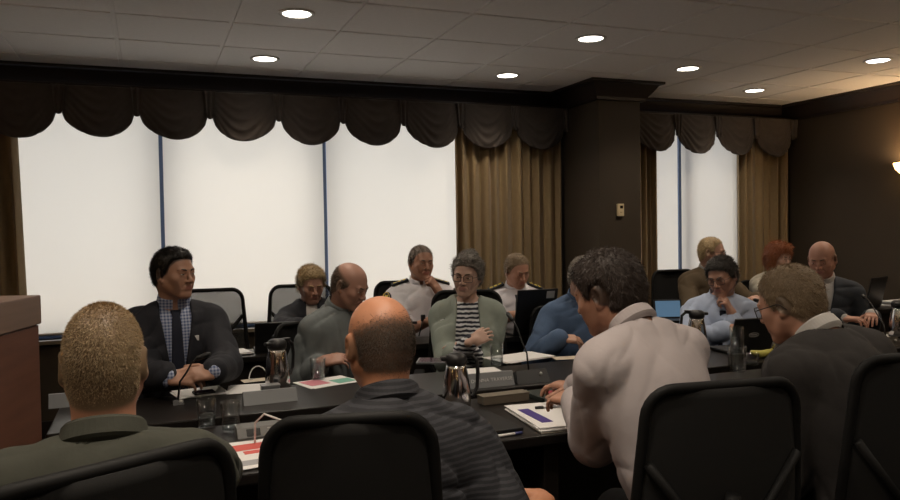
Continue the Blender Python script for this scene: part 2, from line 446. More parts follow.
class Person:
    """a seated figure. head: world point between the eyes' level; ang: facing (0 = +Y, ccw degrees)"""
    def __init__(s, head, ang, lean=5, side=0, hyaw=0, hpitch=5, hroll=0, nlean=None, w=1.0, g=1.0, belly=0.0, female=False, hip_z=.57, shw=.168,
                 twist=0, sh_drop=0.0, headkw=None, skin=(.50, .30, .21), hs=1.0, nlen=.185):
        s.ang = ang; a = R(ang); s.Rz = rotm(ang)
        s.w, s.g, s.belly, s.female, s.shw = w, g, belly, female, shw
        s.skin = A3(skin); s.headkw = headkw or {}; s.hs = hs
        nl = R(lean * .8 + 12 if nlean is None else nlean); l = R(lean); sd = R(side)
        s.dirL = unit((math.sin(sd), math.sin(l), math.cos(l) * math.cos(sd)))
        s.ndir = unit((math.sin(sd) * .7, math.sin(nl), math.cos(nl)))
        S = (head[2] - hip_z - nlen * s.ndir[2]) / s.dirL[2]
        s.S = S
        up_rel = s.dirL * S + s.ndir * nlen + A3((0, .015, 0))
        base = A3(head) - s.Rz @ up_rel; s.org = A3((base[0], base[1], 0))
        s.H0 = A3((0, 0, hip_z)); s.N = s.H0 + s.dirL * S; s.hc = s.N + s.ndir * nlen + A3((0, .015, 0))
        s.T = np.stack([unit(np.cross(A3((-s.dirL[2] * 0 + 0, 1, 0)), s.dirL)), A3((0, 1, 0)), s.dirL], 1)   # torso frame: right, forward, up
        s.T[:, 0] = unit(np.cross(unit(A3((0, 1, 0)) - s.dirL * s.dirL[1]), s.dirL)); s.T[:, 1] = np.cross(s.T[:, 2], s.T[:, 0])
        tw = rotm(twist); s.TT = s.T @ tw           # shoulders' frame, twisted about the spine
        s.hR = rotm(hyaw, hpitch, hroll)
        s.sh = {}; s.el = {}; s.wr = {}; s.hand = {}
        for sdn in (1, -1): s.sh[sdn] = s.N - s.dirL * (.072 + sh_drop) + s.TT[:, 0] * sdn * shw + s.TT[:, 1] * .005
        s.body = None
    def loc(s, p): return s.Rz.T @ (A3(p) - s.org)
    def ldir(s, v): return s.Rz.T @ A3(v)
    def arm(s, side, wrist, hint, d, n, shoulder=(0, 0, 0), **kw):
        """wrist, hint, finger direction and palm direction in world axes; side +1 the person's right"""
        s.sh[side] = s.sh[side] + s.ldir(shoulder)
        s.wr[side] = s.loc(wrist); s.el[side] = ik(s.sh[side], s.wr[side], .30, .265, s.ldir(hint))
        s.hand[side] = hand_prims(s.wr[side], s.ldir(d), s.ldir(n), side, s=.96 if not s.female else .9, **kw)
    def torso(s, off=0.0):
        w, g, T, N, H0 = s.w, s.g, s.T, s.N, s.H0; L = s.S
        P = [E(H0, A3((.178 * w, .128 * g, .125)) + off, k=.05, rot=T), E(H0 + s.dirL * L * .38 + T[:, 1] * (.015 + s.belly), A3((.158 * w, .122 * g + s.belly, .17)) + off, k=.08, rot=T),
             E(H0 + s.dirL * L * .70 + s.TT[:, 1] * .012, A3((.172 * w, .122 * g, .18)) + off, k=.08, rot=s.TT)]
        P.append(C(s.sh[1] * .9 + s.sh[-1] * .1, s.sh[-1] * .9 + s.sh[1] * .1, .055 + off, k=.055))
        for sd in (1, -1): P.append(C(N + s.ndir * .000 + s.TT[:, 0] * sd * .026 - s.TT[:, 1] * .012, s.sh[sd] * .85 + N * .15 + s.dirL * .012, .034 + off * .5, .046 + off * .8, k=.045))
        if s.female:
            for sd in (1, -1): P.append(E(H0 + s.dirL * L * .66 + s.TT[:, 1] * .105 + s.TT[:, 0] * sd * .075, A3((.065, .055, .065)) + off, k=.04))
        return P
    def arms(s, off=0.0, upto=1.0, k=.028, sides=(1, -1), loose=0.0):
        P = []
        for sd in sides:
            if sd not in s.el: continue
            a, e, b = s.sh[sd], s.el[sd], s.wr[sd]; q = .88 if s.female else 1.0
            P.append(C(a, e, .055 * q + off, .045 * q + off + loose, k=k))
            if upto > 0: P.append(C(e, e + (b - e) * upto, .045 * q + off + loose, (.045 - .017 * upto) * q + off + loose, k=.02))
        return P
    def legs(s, off=0.0, cut=False):
        P = []
        for sd in (1, -1):
            hp = s.H0 + A3((sd * .09, .02, -.01)); kn = A3((sd * .14, .45, .53)); an = A3((sd * .13, .40, .10))
            P += [C(hp, kn, .085 + off, .062 + off, k=.04), C(kn, an, .057 + off, .040 + off, k=.03)]
            if not cut: P.append(C(an + A3((0, -.02, -.055)), an + A3((0, .14, -.065)), .035, .03, k=.03))
        return P
    def make(s, label, hf=.0038, stub=None, stub_col=(.2, .17, .15), lips=(.42, .17, .14), group=None):
        hp = [q for q in tf(head_prims(**s.headkw), s.hR * s.hs, s.hc)] if False else tf(head_prims(**s.headkw), s.hR, s.hc)
        nk = .058 * (.88 if s.female else 1.0)
        prims = s.torso() + s.arms() + s.legs() + [C(s.N - s.dirL * .06, s.hc + s.hR @ A3((0, -.022, -.055)), nk * 1.08, nk * .95, k=.03)]
        prims += hp
        fx, fy, fz = [], [], []
        lo, hi = bounds(hp); fx.append((lo[0], hi[0])); fy.append((lo[1], hi[1])); fz.append((lo[2], hi[2]))
        for sd in s.hand:
            prims.append(s.hand[sd]); lo, hi = bounds(s.hand[sd]); fx.append((lo[0], hi[0])); fy.append((lo[1], hi[1])); fz.append((lo[2], hi[2]))
        skin, hR, hc = s.skin, s.hR, s.hc
        def col(V):
            q = (V - hc) @ hR; c = np.tile(skin, (len(V), 1))
            m = np.clip(1.15 - np.sqrt((q[:, 0] / .023) ** 2 + ((q[:, 1] - .096) / .016) ** 2 + ((q[:, 2] + .0625) / .0105) ** 2), 0, .3) / .3 * .8
            c = c * (1 - m[:, None]) + A3(lips) * m[:, None]
            if stub is not None:
                m = np.clip(stub(q[:, 0], q[:, 1], q[:, 2]), 0, 1)[:, None]; c = c * (1 - m) + A3(stub_col) * m
            return c
        o = solid('person', prims, .011, attr_mat('skin', .48, .2), None, fine=(fx, fy, fz), hf=hf, it=1, col=col)
        o.location = s.org; o.rotation_euler = (0, 0, R(s.ang)); tag(o, label, 'person', group)
        s.body = o; return o
    def surface(s, p, d, off, sleeve=1.0, loose=.004):
        """first point of the garment's surface from p along d"""
        pr = s.torso(off) + s.arms(off, sleeve, loose=loose); p = A3(p); d = unit(d); t = 0.0
        for _ in range(60):
            q = p + d * t; D = None
            for a in pr:
                e = float(prim_eval(a, q[0], q[1], q[2])); D = e if D is None else float(smin(np.array(D), np.array(e), a[5]))
            if D < .0008: break
            t += D * .8
        return p + d * t
    def tcoords(s, x, y, z):
        """torso coordinates (right, forward, up) with the origin at the neck base"""
        dx, dy, dz = x - s.N[0], y - s.N[1], z - s.N[2]; T = s.TT
        return [T[0, i] * dx + T[1, i] * dy + T[2, i] * dz for i in range(3)]
    def wear(s, name, m, off=.013, sleeve=1.0, h=.008, amp=.004, seed=1, region=None, bottom=-.60, neck=.07, loose=.004, wl=.09, label=None):
        """top garment over torso and arms; neck: radius of the neck opening"""
        pr = s.torso(off) + s.arms(off, sleeve, loose=loose)
        N, nd_ = s.N, s.ndir
        def reg(x, y, z, D):
            tx, ty, tz = s.tcoords(x, y, z)
            a = (x - N[0]) * nd_[0] + (y - N[1]) * nd_[1] + (z - N[2]) * nd_[2]
            rr = np.sqrt((x - N[0] - a * nd_[0]) ** 2 + (y - N[1] - a * nd_[1]) ** 2 + (z - N[2] - a * nd_[2]) ** 2)
            D = np.maximum(D, np.where(a > .0, neck - rr, -1)) if neck else D
            D = np.maximum(D, np.where(np.abs(tx) < .26, (bottom - tz), -1)) if bottom else D
            return region(tx, ty, tz, D) if region else D
        o = solid(name, pr, h, m, s.body, reg, amp, wl, seed)
        if label: o['label'] = label
        return o
    def patch(s, name, m, off, reg, h=.005, over=None, label=None, parent=None):
        """piece of cloth lying on the chest: torso inflated by off, kept where reg(tx,ty,tz) < 0"""
        pr = (over or s.torso)(off)
        def rg(x, y, z, D):
            t = s.tcoords(x, y, z); return np.maximum(np.maximum(D, reg(*t)), -(D + .02))
        o = solid(name, pr, h, m, parent or s.body, rg)
        if label: o['label'] = label
        return o
    def trousers(s, m, h=.014):
        return solid('trousers', [E(s.H0, (.19 * s.w, .14 * s.g, .12), k=.05)] + s.legs(.014, True), h, m, s.body, None, .003)
    def shoes(s, m):
        for sd in (1, -1):
            solid('shoe', [C((sd * .13, .37, .045), (sd * .135, .56, .035), .045, .036), B((sd * .132, .47, .014), (.047, .145, .014), .012, k=.01)], .010, m, s.body)
    def collar(s, m, r=.063, hgt=.038, point=.05, gap=.16, tilt=14, drop=.028, label=None):
        """folded shirt collar round the neck, open at the front"""
        ax = unit(s.ndir + s.dirL); rgt = s.TT[:, 0]; fwd = np.cross(ax, rgt)
        t = R(tilt); ax2 = ax * math.cos(t) + fwd * math.sin(t); fw2 = fwd * math.cos(t) - ax * math.sin(t)
        n = 44; V = []; 
        for i in range(n + 1):
            ph = -PI + gap + (2 * PI - 2 * gap) * i / n - 0.0
            f = (1 - math.cos(ph)) / 2                                  # 0 back, 1 front
            dv = -fw2 * math.cos(ph) + rgt * math.sin(ph)
            pt = point * max(0, (f - .45) / .55) ** 1.6
            rr = r * (1 + .06 * f)
            for q, z in ((rr - .004, -.015), (rr - .002, hgt * .75), (rr + .002, hgt), (rr + .007, hgt * .82), (rr + .010 + .007 * f + .10 * pt, -.002 - pt), (rr + .005 + .005 * f, -.008 - pt * .9)):
                V.append(s.N + ax * (.012 + drop) + dv * q + ax2 * z)
        F = []
        for i in range(n):
            for k in range(6): a = i * 6 + k; b = i * 6 + (k + 1) % 6; F.append([a, b, b + 6, a + 6])
        F.append(list(range(6))); F.append([n * 6 + k for k in range(5, -1, -1)])
        o = npmesh('collar', np.array(V), F, m, s.body, False)
        if label: o['label'] = label
        return o
    def cuff(s, side, m, r=.038, at=.93, ln=.05):
        e, w = s.el[side], s.wr[side]; d = unit(w - e); c = e + (w - e) * at
        mb = MB(); mb.tube([c - d * ln * .5, c - d * ln * .2, c + d * ln * .5], [r + .003, r, r - .002], 16); return mb.build('cuff', m, s.body)
    def watch(s, side, m, at=.93, r=.037):
        e, w = s.el[side], s.wr[side]; d = unit(w - e); c = e + (w - e) * at
        mb = MB(); mb.tube([c - d * .011, c + d * .011], [r, r - .001], 18)
        nrm = -unit(np.cross(d, np.cross(d, A3((0, 0, 1)))))
        mb.tube([c + nrm * (r - .006), c + nrm * (r + .006)], .019, 16); return mb.build('wristwatch', m, s.body)
    # ---- things in the head's frame
    def hmat(s):
        M = Matrix.Identity(4)
        for i in range(3):
            for j in range(3): M[i][j] = s.hR[i, j]
            M[i][3] = s.hc[i]
        return M
    def hput(s, o): o.matrix_local = s.hmat(); return o
    def hair(s, m, reg, thick=.010, rough=.0025, extra=(), h=.0045, seed=3, grain=.010, bulge=None, w=None, ears=True, edge=.0035, taper=.007, n=5000, length=.018, wid=.0008, flow=(0, -.6, -.6), lift=.35, cap=True, jit=.005, clear=.024):
        """hair: a soft cap over the scalp kept where reg(x,y,z) < 0, with tapering locks laid along flow standing off it"""
        w = w or s.headkw.get('w', 1.0); base = skull_prims(w); rg = np.random.RandomState(seed)
        def earcut(x, y, z): return clear - np.sqrt((y + .012) ** 2 + (z + .006) ** 2 * .6 + 0 * x)
        V = np.zeros((0, 3)); Q = np.zeros((0, 4), int)
        pr = tf(base, np.eye(3), A3((0, 0, 0)), thick if cap else .001) + (list(extra) if cap else [])
        if cap:
            lo, hi = bounds(pr); g = [axis(lo[i] - .02, hi[i] + .02, h) for i in range(3)]; D = field(pr, *g)
            x, y, z = g[0][:, None, None], g[1][None, :, None], g[2][None, None, :]
            I = np.nonzero(np.abs(D) < .03); px, py, pz = g[0][I[0]], g[1][I[1]], g[2][I[2]]
            rv = np.broadcast_to(reg(x, y, z), D.shape).copy(); rv[I] += edge * folds(px, py, pz, seed + 9, .016, 5)
            D = D + taper * np.exp(np.minimum(rv, 0) / .016)
            D[I] += rough * folds(px, py, pz * .5, seed, grain * 2, 6) + rough * .8 * folds(px, py, pz, seed + 5, grain * 5, 5)
            if bulge is not None: D = D - bulge(x, y, z)
            D = np.maximum(D, np.maximum(rv, earcut(x, y, z) if ears else -9)).astype(np.float32)
            V, Q = nets(*g, D); V = relax(V, Q, 1, .3)
            tri = V[Q].mean(1); nr = np.cross(V[Q[:, 2]] - V[Q[:, 0]], V[Q[:, 3]] - V[Q[:, 1]]); nr /= np.linalg.norm(nr, axis=1)[:, None] + 1e-9
            out = ((tri - A3((0, -.012, .01))) * nr).sum(1) > .02
            pick = rg.choice(np.nonzero(out)[0], n); p = tri[pick] + rg.uniform(-.5, .5, (n, 3)) * h; nr = nr[pick]
        else:
            v = rg.normal(size=(n * 5, 3)); v /= np.linalg.norm(v, axis=1)[:, None]; c0 = A3((0, -.012, .0)); t = np.full(len(v), .02)
            def ev(q):
                D = None
                for a in base:
                    e = prim_eval(a, q[:, 0], q[:, 1], q[:, 2]); D = e if D is None else smin(D, e, a[5])
                return D
            for _ in range(14): t += ev(c0 + v * t[:, None]) * .9
            p = c0 + v * t[:, None]; rr = np.maximum(reg(p[:, 0], p[:, 1], p[:, 2]) + rg.normal(size=len(p)) * jit, earcut(p[:, 0], p[:, 1], p[:, 2]) if ears else -9)
            p = p[(rr < 0) & (p[:, 2] > -.12)][:n]; e = 1e-3
            nr = np.stack([ev(p + A3(a)) - ev(p - A3(a)) for a in ((e, 0, 0), (0, e, 0), (0, 0, e))], 1); nr /= np.linalg.norm(nr, axis=1)[:, None] + 1e-9
        fl = A3(flow) * A3((1, 1, 1)) + 0 * p
        fl = fl - nr * (fl * nr).sum(1)[:, None]; fl /= np.linalg.norm(fl, axis=1)[:, None] + .2
        d = nr * lift + fl * (1 - lift) + rg.normal(size=p.shape) * .22; d /= np.linalg.norm(d, axis=1)[:, None]
        L = length * rg.uniform(.6, 1.25, len(p))[:, None]; sd = np.cross(d, nr + rg.normal(size=p.shape) * .4); sd /= np.linalg.norm(sd, axis=1)[:, None] + 1e-9
        p = p - nr * .001; mid = p + d * L * .55; tip = p + d * L - nr * L * .12
        S_ = np.stack([p - sd * wid, p + sd * wid, mid + sd * wid * .8, mid - sd * wid * .8, tip + sd * wid * .2, tip - sd * wid * .2], 1).reshape(-1, 3)
        i = np.arange(len(p))[:, None] * 6 + len(V); F = np.concatenate([i + np.array((0, 1, 2, 3)), i + np.array((3, 2, 4, 5))])
        return s.hput(npmesh('hair', np.concatenate([V, S_]), np.concatenate([Q, F]), m, s.body, True))
    def eyes(s, iris=(.10, .06, .03), open_=1.0, brow=None, brow_th=.0045):
        wm = mat('eye_white', (.62, .58, .54), .25); im = mat('iris_%.2f_%.2f' % iris[:2], iris, .2)
        for sx in (-1, 1):
            bm = bmesh.new(); bmesh.ops.create_uvsphere(bm, u_segments=20, v_segments=14, radius=1.0, matrix=Matrix.Rotation(R(-90), 4, 'X'))
            V = [(sx * .031 + v.co.x * .0125, .0785 + v.co.y * .0145, v.co.z * .0052 * open_) for v in bm.verts]
            F = [[v.index for v in f.verts] for f in bm.faces]; bm.free()
            o = npmesh('eye', np.array(V), F, wm, s.body); o.data.materials.append(im)
            for p in o.data.polygons:
                c = p.center
                if c.y > .0785 and (c.x - sx * .031) ** 2 + c.z ** 2 < .0058 ** 2: p.material_index = 1
            s.hput(o)
            if brow:
                mb = MB(); pts = [(sx * x, y, z) for x, y, z in ((.013, .0935, .0185), (.024, .0935, .0225), (.037, .087, .0235), (.049, .074, .0185))]
                mb.tube(pts, [brow_th * .8, brow_th, brow_th * .9, brow_th * .5], 8, flat=.8); s.hput(mb.build('eyebrow', brow, s.body))
    def glasses(s, m, lens, shape=(.024, .019, .010), y=.104, r=.0016):
        g = MB()
        for sx in (-1, 1):
            g.tube([(sx * .033 + a, y - .012 * (abs(sx * .033 + a) / .06) ** 2, b - .003) for a, b in rrect(*shape)], r, 6, True)
            g.tube([(sx * .057, y - .012, .004), (sx * .074, y - .03, .005), (sx * .082, .0, .005), (sx * .084, -.012, .0), (sx * .083, -.028, -.02)], r, 6)
        g.tube([(-.010, y, .002), (0, y + .003, .005), (.010, y, .002)], r, 6)
        o = g.build('glasses', m, s.body); s.hput(o)
        for sx in (-1, 1):
            L = MB(); pts = rrect(*shape); L.add([(sx * .033 + a, y - .012 * (abs(sx * .033 + a) / .06) ** 2, b - .003) for a, b in pts], [list(range(len(pts)))]); L.build('lens', lens, o, fix=False)
        return o

# ---------------------------------------------------------------- from a sight line of the photograph to a place in the room
def sight(px, py): return fw + rt * ((px - 450) / FOC) - up * ((py - 250) / FOC)
def at_z(px, py, z): d = sight(px, py); return CAM + d * ((z - CAM.z) / d.z)
def at_y(px, py, y): d = sight(px, py); return CAM + d * (y / d.y)
def at_x(px, py, x): d = sight(px, py); return CAM + d * (x / d.x)
def at_d(px, py, dep): return CAM + sight(px, py) * dep

# ---------------------------------------------------------------- the room
ZC = 2.65
M_wall = mat('wall_paint', (.052, .038, .024), .8, vary=.10, vscale=3, bump=.1, bscale=90)
M_dark = mat('dark_stained_wood', (.016, .010, .008), .45, vary=.4, vscale=6, stretch=(1, 8, 8))
M_tile = mat('ceiling_tile', (.90, .87, .85), .9, vary=.05, vscale=40, bump=.25, bscale=260, bdist=.002)
M_carpet = mat('carpet', (.03, .027, .024), .95, vary=.3, vscale=60, bump=.4, bscale=300)

mb = MB(); mb.box((1.5, 1.6, -.05), (5.2, 4.9, .05)); tag(mb.build('floor', M_carpet), kind='structure')
# ceiling of lay-in tiles: raised grid slab and tiles hanging a little below it
mb = MB(); mb.box((1.5, 1.6, ZC + .06), (5.2, 4.9, .05))
gx = [-.15 + .622 * k for k in range(-5, 11)]; gy = [4.55 + .597 * k for k in range(-12, 4)]
for a, b in zip(gx, gx[1:]):
    for c, d in zip(gy, gy[1:]):
        x0, x1, y0, y1 = a + .011, min(b, 6.14) - .011, c + .011, min(d, 6.14) - .011
        if x1 - x0 < .02 or y1 - y0 < .02: continue
        mb.box(((x0 + x1) / 2, (y0 + y1) / 2, ZC + .006), ((x1 - x0) / 2, (y1 - y0) / 2, .006), bev=.004)
tag(mb.build('ceiling', M_tile), kind='structure')
WY = 6.15
mb = MB()
for x0, x1, z0, z1 in ((-3.7, -1.15, 0, ZC), (3.15, 4.32, 0, ZC), (5.55, 6.3, 0, ZC), (-1.15, 3.15, 0, .70), (-1.15, 3.15, 2.46, ZC), (4.32, 5.55, 0, .70), (4.32, 5.55, 2.46, ZC)):
    mb.box(((x0 + x1) / 2, WY + .1, (z0 + z1) / 2), ((x1 - x0) / 2, .1, (z1 - z0) / 2))
tag(mb.build('wall_north', M_wall), kind='structure')
mb = MB(); mb.box((6.25, 1.6, ZC / 2), (.1, 4.9, ZC / 2)); tag(mb.build('wall_east', M_wall), kind='structure')
mb = MB(); mb.box((-3.6, 1.6, ZC / 2), (.1, 4.9, ZC / 2)); tag(mb.build('wall_west', M_wall), kind='structure')
mb = MB(); mb.box((1.5, -3.2, ZC / 2), (5.2, .1, ZC / 2)); tag(mb.build('wall_south', M_wall), kind='structure')
mb = MB(); mb.box((3.70, 5.81, ZC / 2), (.205, .345, ZC / 2), bev=.006); tag(mb.build('wall_column', M_wall), kind='structure')
# cornice: stepped dark moulding along the window wall, round the column and along the east wall
prof = [(0, 2.50), (.035, 2.50), (.04, 2.525), (.07, 2.56), (.10, 2.60), (.115, 2.625), (.15, 2.63), (.15, ZC), (0, ZC)]
def cornice(name, path, closed=False):
    V = []; F = []; n = len(prof); m = len(path)
    for i, (x, y) in enumerate(path):
        nx = ny = 0
        P = Vector(path[i]); ns = []
        if i > 0: d = (P - Vector(path[i - 1])).normalized(); ns.append(Vector((d.y, -d.x)))
        if i < m - 1: d = (Vector(path[i + 1]) - P).normalized(); ns.append(Vector((d.y, -d.x)))
        nn = ns[0] if len(ns) == 1 else (ns[0] + ns[1]) / (1 + ns[0].dot(ns[1]))
        for o, z in prof: V.append((x + nn.x * o, y + nn.y * o, z))
    for i in range(m - 1):
        for k in range(n): F.append([i * n + k, i * n + (k + 1) % n, (i + 1) * n + (k + 1) % n, (i + 1) * n + k])
    F += [list(range(n)), [(m - 1) * n + k for k in range(n)]]
    b = MB(); b.add(V, F); return tag(b.build(name, M_dark), kind='structure')
cornice('trim_1', [(-3.5, WY), (3.495, WY), (3.495, 5.465), (3.905, 5.465), (3.905, WY), (WY, WY), (WY, -3.1)])
mb = MB(); mb.box((-.2, WY - .012, .06), (3.3, .012, .06), bev=.004); mb.box((5.0, WY - .012, .06), (1.1, .012, .06), bev=.004); tag(mb.build('baseboard_north', M_dark), kind='structure')
mb = MB(); mb.box((WY - .012, 1.6, .06), (.012, 4.4, .06), bev=.004); tag(mb.build('baseboard_east', M_dark), kind='structure')

# windows: frame, mullions, glass
M_frame = mat('window_frame', (.05, .075, .13), .4)  # bluish sky light between the blinds is painted into this colour
M_pane = glass_mat('window_pane', (.97, .98, 1), .05)
M_sill = mat('window_sill', (.20, .16, .11), .5)
def window(name, x0, x1, mull, z0=.70, z1=2.46):
    w = MB(); y = WY + .10
    for a, b, c, d in ((x0, x0 + .05, z0, z1), (x1 - .05, x1, z0, z1), (x0, x1, z0, z0 + .05), (x0, x1, z1 - .05, z1)): w.box(((a + b) / 2, y, (c + d) / 2), ((b - a) / 2, .03, (d - c) / 2), bev=.004)
    for m in mull: w.box((m, y, (z0 + z1) / 2), (.035, .035, (z1 - z0) / 2), bev=.004)
    o = tag(w.build(name, M_frame), kind='structure')
    g = MB(); xs = [x0 + .05] + list(mull) + [x1 - .05]
    for a, b in zip(xs, xs[1:]): g.box(((a + b) / 2, y, (z0 + z1) / 2), ((b - a) / 2 - .03, .003, (z1 - z0) / 2 - .04))
    g.build('pane', M_pane, o)
    s = MB(); s.box(((x0 + x1) / 2, WY + .02, z0 - .015), ((x1 - x0) / 2, .06, .015), bev=.005); s.build('sill', M_sill, o)
window('window_1', -1.15, 3.15, (.10, 1.335))
window('window_2', 4.32, 5.55, (4.925,))

# roller blinds of white cloth that daylight glows through
m, nt, b = new_mat('blind_cloth'); nt.nodes.remove(b)
out = nt.nodes['Material Output']; tr = nd(nt, 'ShaderNodeBsdfTranslucent'); df = nd(nt, 'ShaderNodeBsdfDiffuse'); mx = nd(nt, 'ShaderNodeMixShader', i_0=.35)
tr.inputs[0].default_value = (.86, .825, .755, 1); df.inputs[0].default_value = (.8, .78, .74, 1)
tc = nd(nt, 'ShaderNodeTexCoord'); wv = nd(nt, 'ShaderNodeTexNoise', i_Scale=400.); nt.links.new(tc.outputs['Object'], wv.inputs['Vector'])
bp = nd(nt, 'ShaderNodeBump', i_Strength=.05); nt.links.new(wv.outputs[0], bp.inputs['Height']); nt.links.new(bp.outputs[0], df.inputs['Normal'])
nt.links.new(tr.outputs[0], mx.inputs[1]); nt.links.new(df.outputs[0], mx.inputs[2]); nt.links.new(mx.outputs[0], out.inputs[0])
M_blind = m
def blind(x0, x1, label, grp='white roller blinds drawn down'):
    rt_ = empty('roller_blind', ((x0 + x1) / 2, WY - .03, .74)); tag(rt_, label, 'blind', grp); w = (x1 - x0) / 2
    b = MB(); b.box((0, 0, .82), (w, .0008, .82)); b.build('blind_fabric', M_blind, rt_)
    b = MB(); b.tube([(-w, 0, .004), (w, 0, .004)], .009, 10); b.build('bottom_bar', mat('blind_bar', (.5, .48, .44), .5), rt_)
    b = MB(); b.tube([(-w, .0, 1.655), (w, .0, 1.655)], .022, 14); b.build('roller', mat('blind_bar', (.5, .48, .44), .5), rt_)
blind(-1.13, .088, 'white roller blind behind the young man in the navy suit, next to the left curtain')
blind(.116, 1.322, 'white roller blind behind the empty mesh chair and the blond man')
blind(1.350, 3.08, 'white roller blind behind the officer with his fist at his chin')
blind(4.34, 4.80, 'narrow strip of white roller blind right of the column')
blind(4.845, 5.53, 'white roller blind behind the man in the brown jacket')

# curtains and swagged valances
M_curtain = mat('curtain_cloth', (.30, .21, .105), .8, vary=.15, vscale=25, bump=.2, bscale=200, sheen=.2)
M_val = mat('valance_cloth', (.065, .050, .041), .8, vary=.2, vscale=20, bump=.2, bscale=150, sheen=.2)
def curtain(x0, x1, label, pitch=.10, flare=0.0, z0=.03, z1=2.47, seed=1):
    rg = random.Random(seed); n = max(2, round((x1 - x0) / pitch)); ph = [rg.uniform(-.5, .5) for _ in range(n + 2)]; am = [rg.uniform(.55, 1.15) for _ in range(n + 2)]
    def fn(u, v):
        t = u * n; i = min(int(t), n - 1); f = t - i
        a = am[i] * (1 - f) + am[i + 1] * f
        x = x0 + (x1 - x0) * u + flare * v * u + .018 * math.sin(2 * PI * t + ph[i]) * (.4 + .6 * v)
        y = WY - .115 + .042 * a * math.sin(2 * PI * t + .6 * math.sin(2.1 * t + seed) + .25 * v * ph[i]) + .008 * math.sin(5.1 * t)
        return (x, y, z1 + (z0 - z1) * v)
    b = MB(); b.sheet(fn, n * 14, 14, (0, .006, 0)); o = b.build('curtain', M_curtain); tag(o, label, 'curtain', 'gold-brown floor-length curtains'); return o
curtain(-1.75, -.83, 'gold-brown curtain at the far left behind the wooden cabinet', flare=.06, seed=3)
curtain(2.43, 3.47, 'wide gold-brown pleated curtain left of the column', seed=5)
curtain(4.24, 4.49, 'narrow strip of dark curtain right of the wall thermostat', pitch=.07, seed=8)
curtain(5.46, 6.08, 'gold-brown curtain behind the red-haired woman at the room corner', seed=11)
def valance(x0, n, w, label, extra_end=0.0):
    root = empty('valance', (x0 + n * w / 2, WY - .16, 2.50)); tag(root, label, 'valance', 'swagged valances')
    hb = MB(); hb.box((0, .05, .0), (n * w / 2 + .02, .05, .02), bev=.004); hb.build('pelmet_board', M_dark, root)
    for k in range(n):
        cx = -n * w / 2 + (k + .5) * w; rg = random.Random(k * 7 + n); sk = rg.uniform(-.06, .06); dp = rg.uniform(.355, .385)
        def fn(u, v):
            s = math.sin(PI * min(1, max(0, u + sk * math.sin(PI * u)))); s = max(s, 0.0)
            side = .200; drop = side + (dp - side) * s ** .55
            z = -.0 - drop * v
            fold = (1 - abs(math.sin((v - .62 * s + .05 * math.sin(5 * u + k)) * PI * 4.6 + k * .7))) ** 1.5 * .026 * s ** .4 * (.35 + .65 * v)
            y = -.012 - .055 * s ** .7 * math.sin(PI * min(1, v * .62 + .12)) - fold - .006 * math.sin(9 * PI * u) * (1 - s)
            pinch = (u - .5) * (w + .03) * (1 - .13 * v * (1 - abs(2 * u - 1) ** 2 * 0))
            return (cx + pinch, y, z)
        b = MB(); b.sheet(fn, 30, 26, (0, .006, 0)); b.build('swag', M_val, root)
    for k in range(n + 1):
        cx = -n * w / 2 + k * w
        def fn(u, v):
            x = cx + (u - .5) * .085 * (1 - .35 * v); return (x, -.050 - .008 * math.cos(2 * PI * u * 2) , -.0 - (.188 + .02 * math.sin(PI * u)) * v)
        b = MB(); b.sheet(fn, 12, 6, (0, .012, 0)); b.build('tail', M_val, root)
valance(-2.07, 11, .504, 'long dark valance of draped swags over the wide window')
valance(4.20, 4, .475, 'short dark valance of three swags over the narrow window by the corner')

# ceiling downlights
M_ring = mat('downlight_ring', (.75, .73, .70), .4)
M_glow = mat('downlight_glow', (1, .95, .85), .5, emit=(1.0, .93, .80), estr=LAMP_DISC)
M_cool = mat('downlight_glow_cool', (1, .98, .95), .5, emit=(.95, .96, 1.0), estr=LAMP_DISC)
def downlight(x, y, label=None, cool=False, power=LAMP_POWER):
    root = empty('downlight', (x, y, ZC)); tag(root, label or 'round recessed downlight in the ceiling tiles', 'ceiling light', 'recessed ceiling downlights')
    b = MB(); b.lathe([(.100, -.001), (.100, -.006), (.080, -.009), (.076, -.004), (.076, -.001)], 32, closed_prof=True); b.build('trim_ring', M_ring, root)
    b = MB(); b.lathe([(.077, -.004), (.060, -.0065), (.0, -.0075)], 28); b.build('lens', M_cool if cool else M_glow, root)
    l = bpy.data.lights.new('downlight_lamp', 'SPOT'); l.energy = power; l.color = (1, .85, .68); l.spot_size = R(125); l.spot_blend = .9; l.shadow_soft_size = .07
    o = bpy.data.objects.new('downlight_lamp', l); COL.objects.link(o); o.parent = root; o.location = (0, 0, -.03)
for x, y, lb, c in ((.79, 4.243, 'bright round downlight nearest the top of the picture, left of centre', False), (.78, 5.41, 'small yellowish downlight above the second window blind', False),
                    (2.65, 5.44, 'yellowish downlight above the wide curtain', False), (2.65, 4.224, 'bright downlight in front of the column, second tile row', False),
                    (3.87, 4.80, 'yellowish downlight between the column and the camera side', False), (5.085, 5.40, 'small yellow downlight in front of the narrow window', False),
                    (5.063, 4.137, 'cool white downlight nearest the right wall', True)):
    downlight(x, y, lb, c)
for y in (3.05, 1.86, .67, -.52, -1.71):
    for x in (-1.08, .79, 2.65, 5.07): downlight(x, y, 'round recessed downlight further into the room, over the nearer seats')
downlight(.17, 1.35, 'added unseen downlight brightening the two men seen from behind at the left', power=55.0)  # extra stronger lamp off the grid, added to brighten the nearest heads

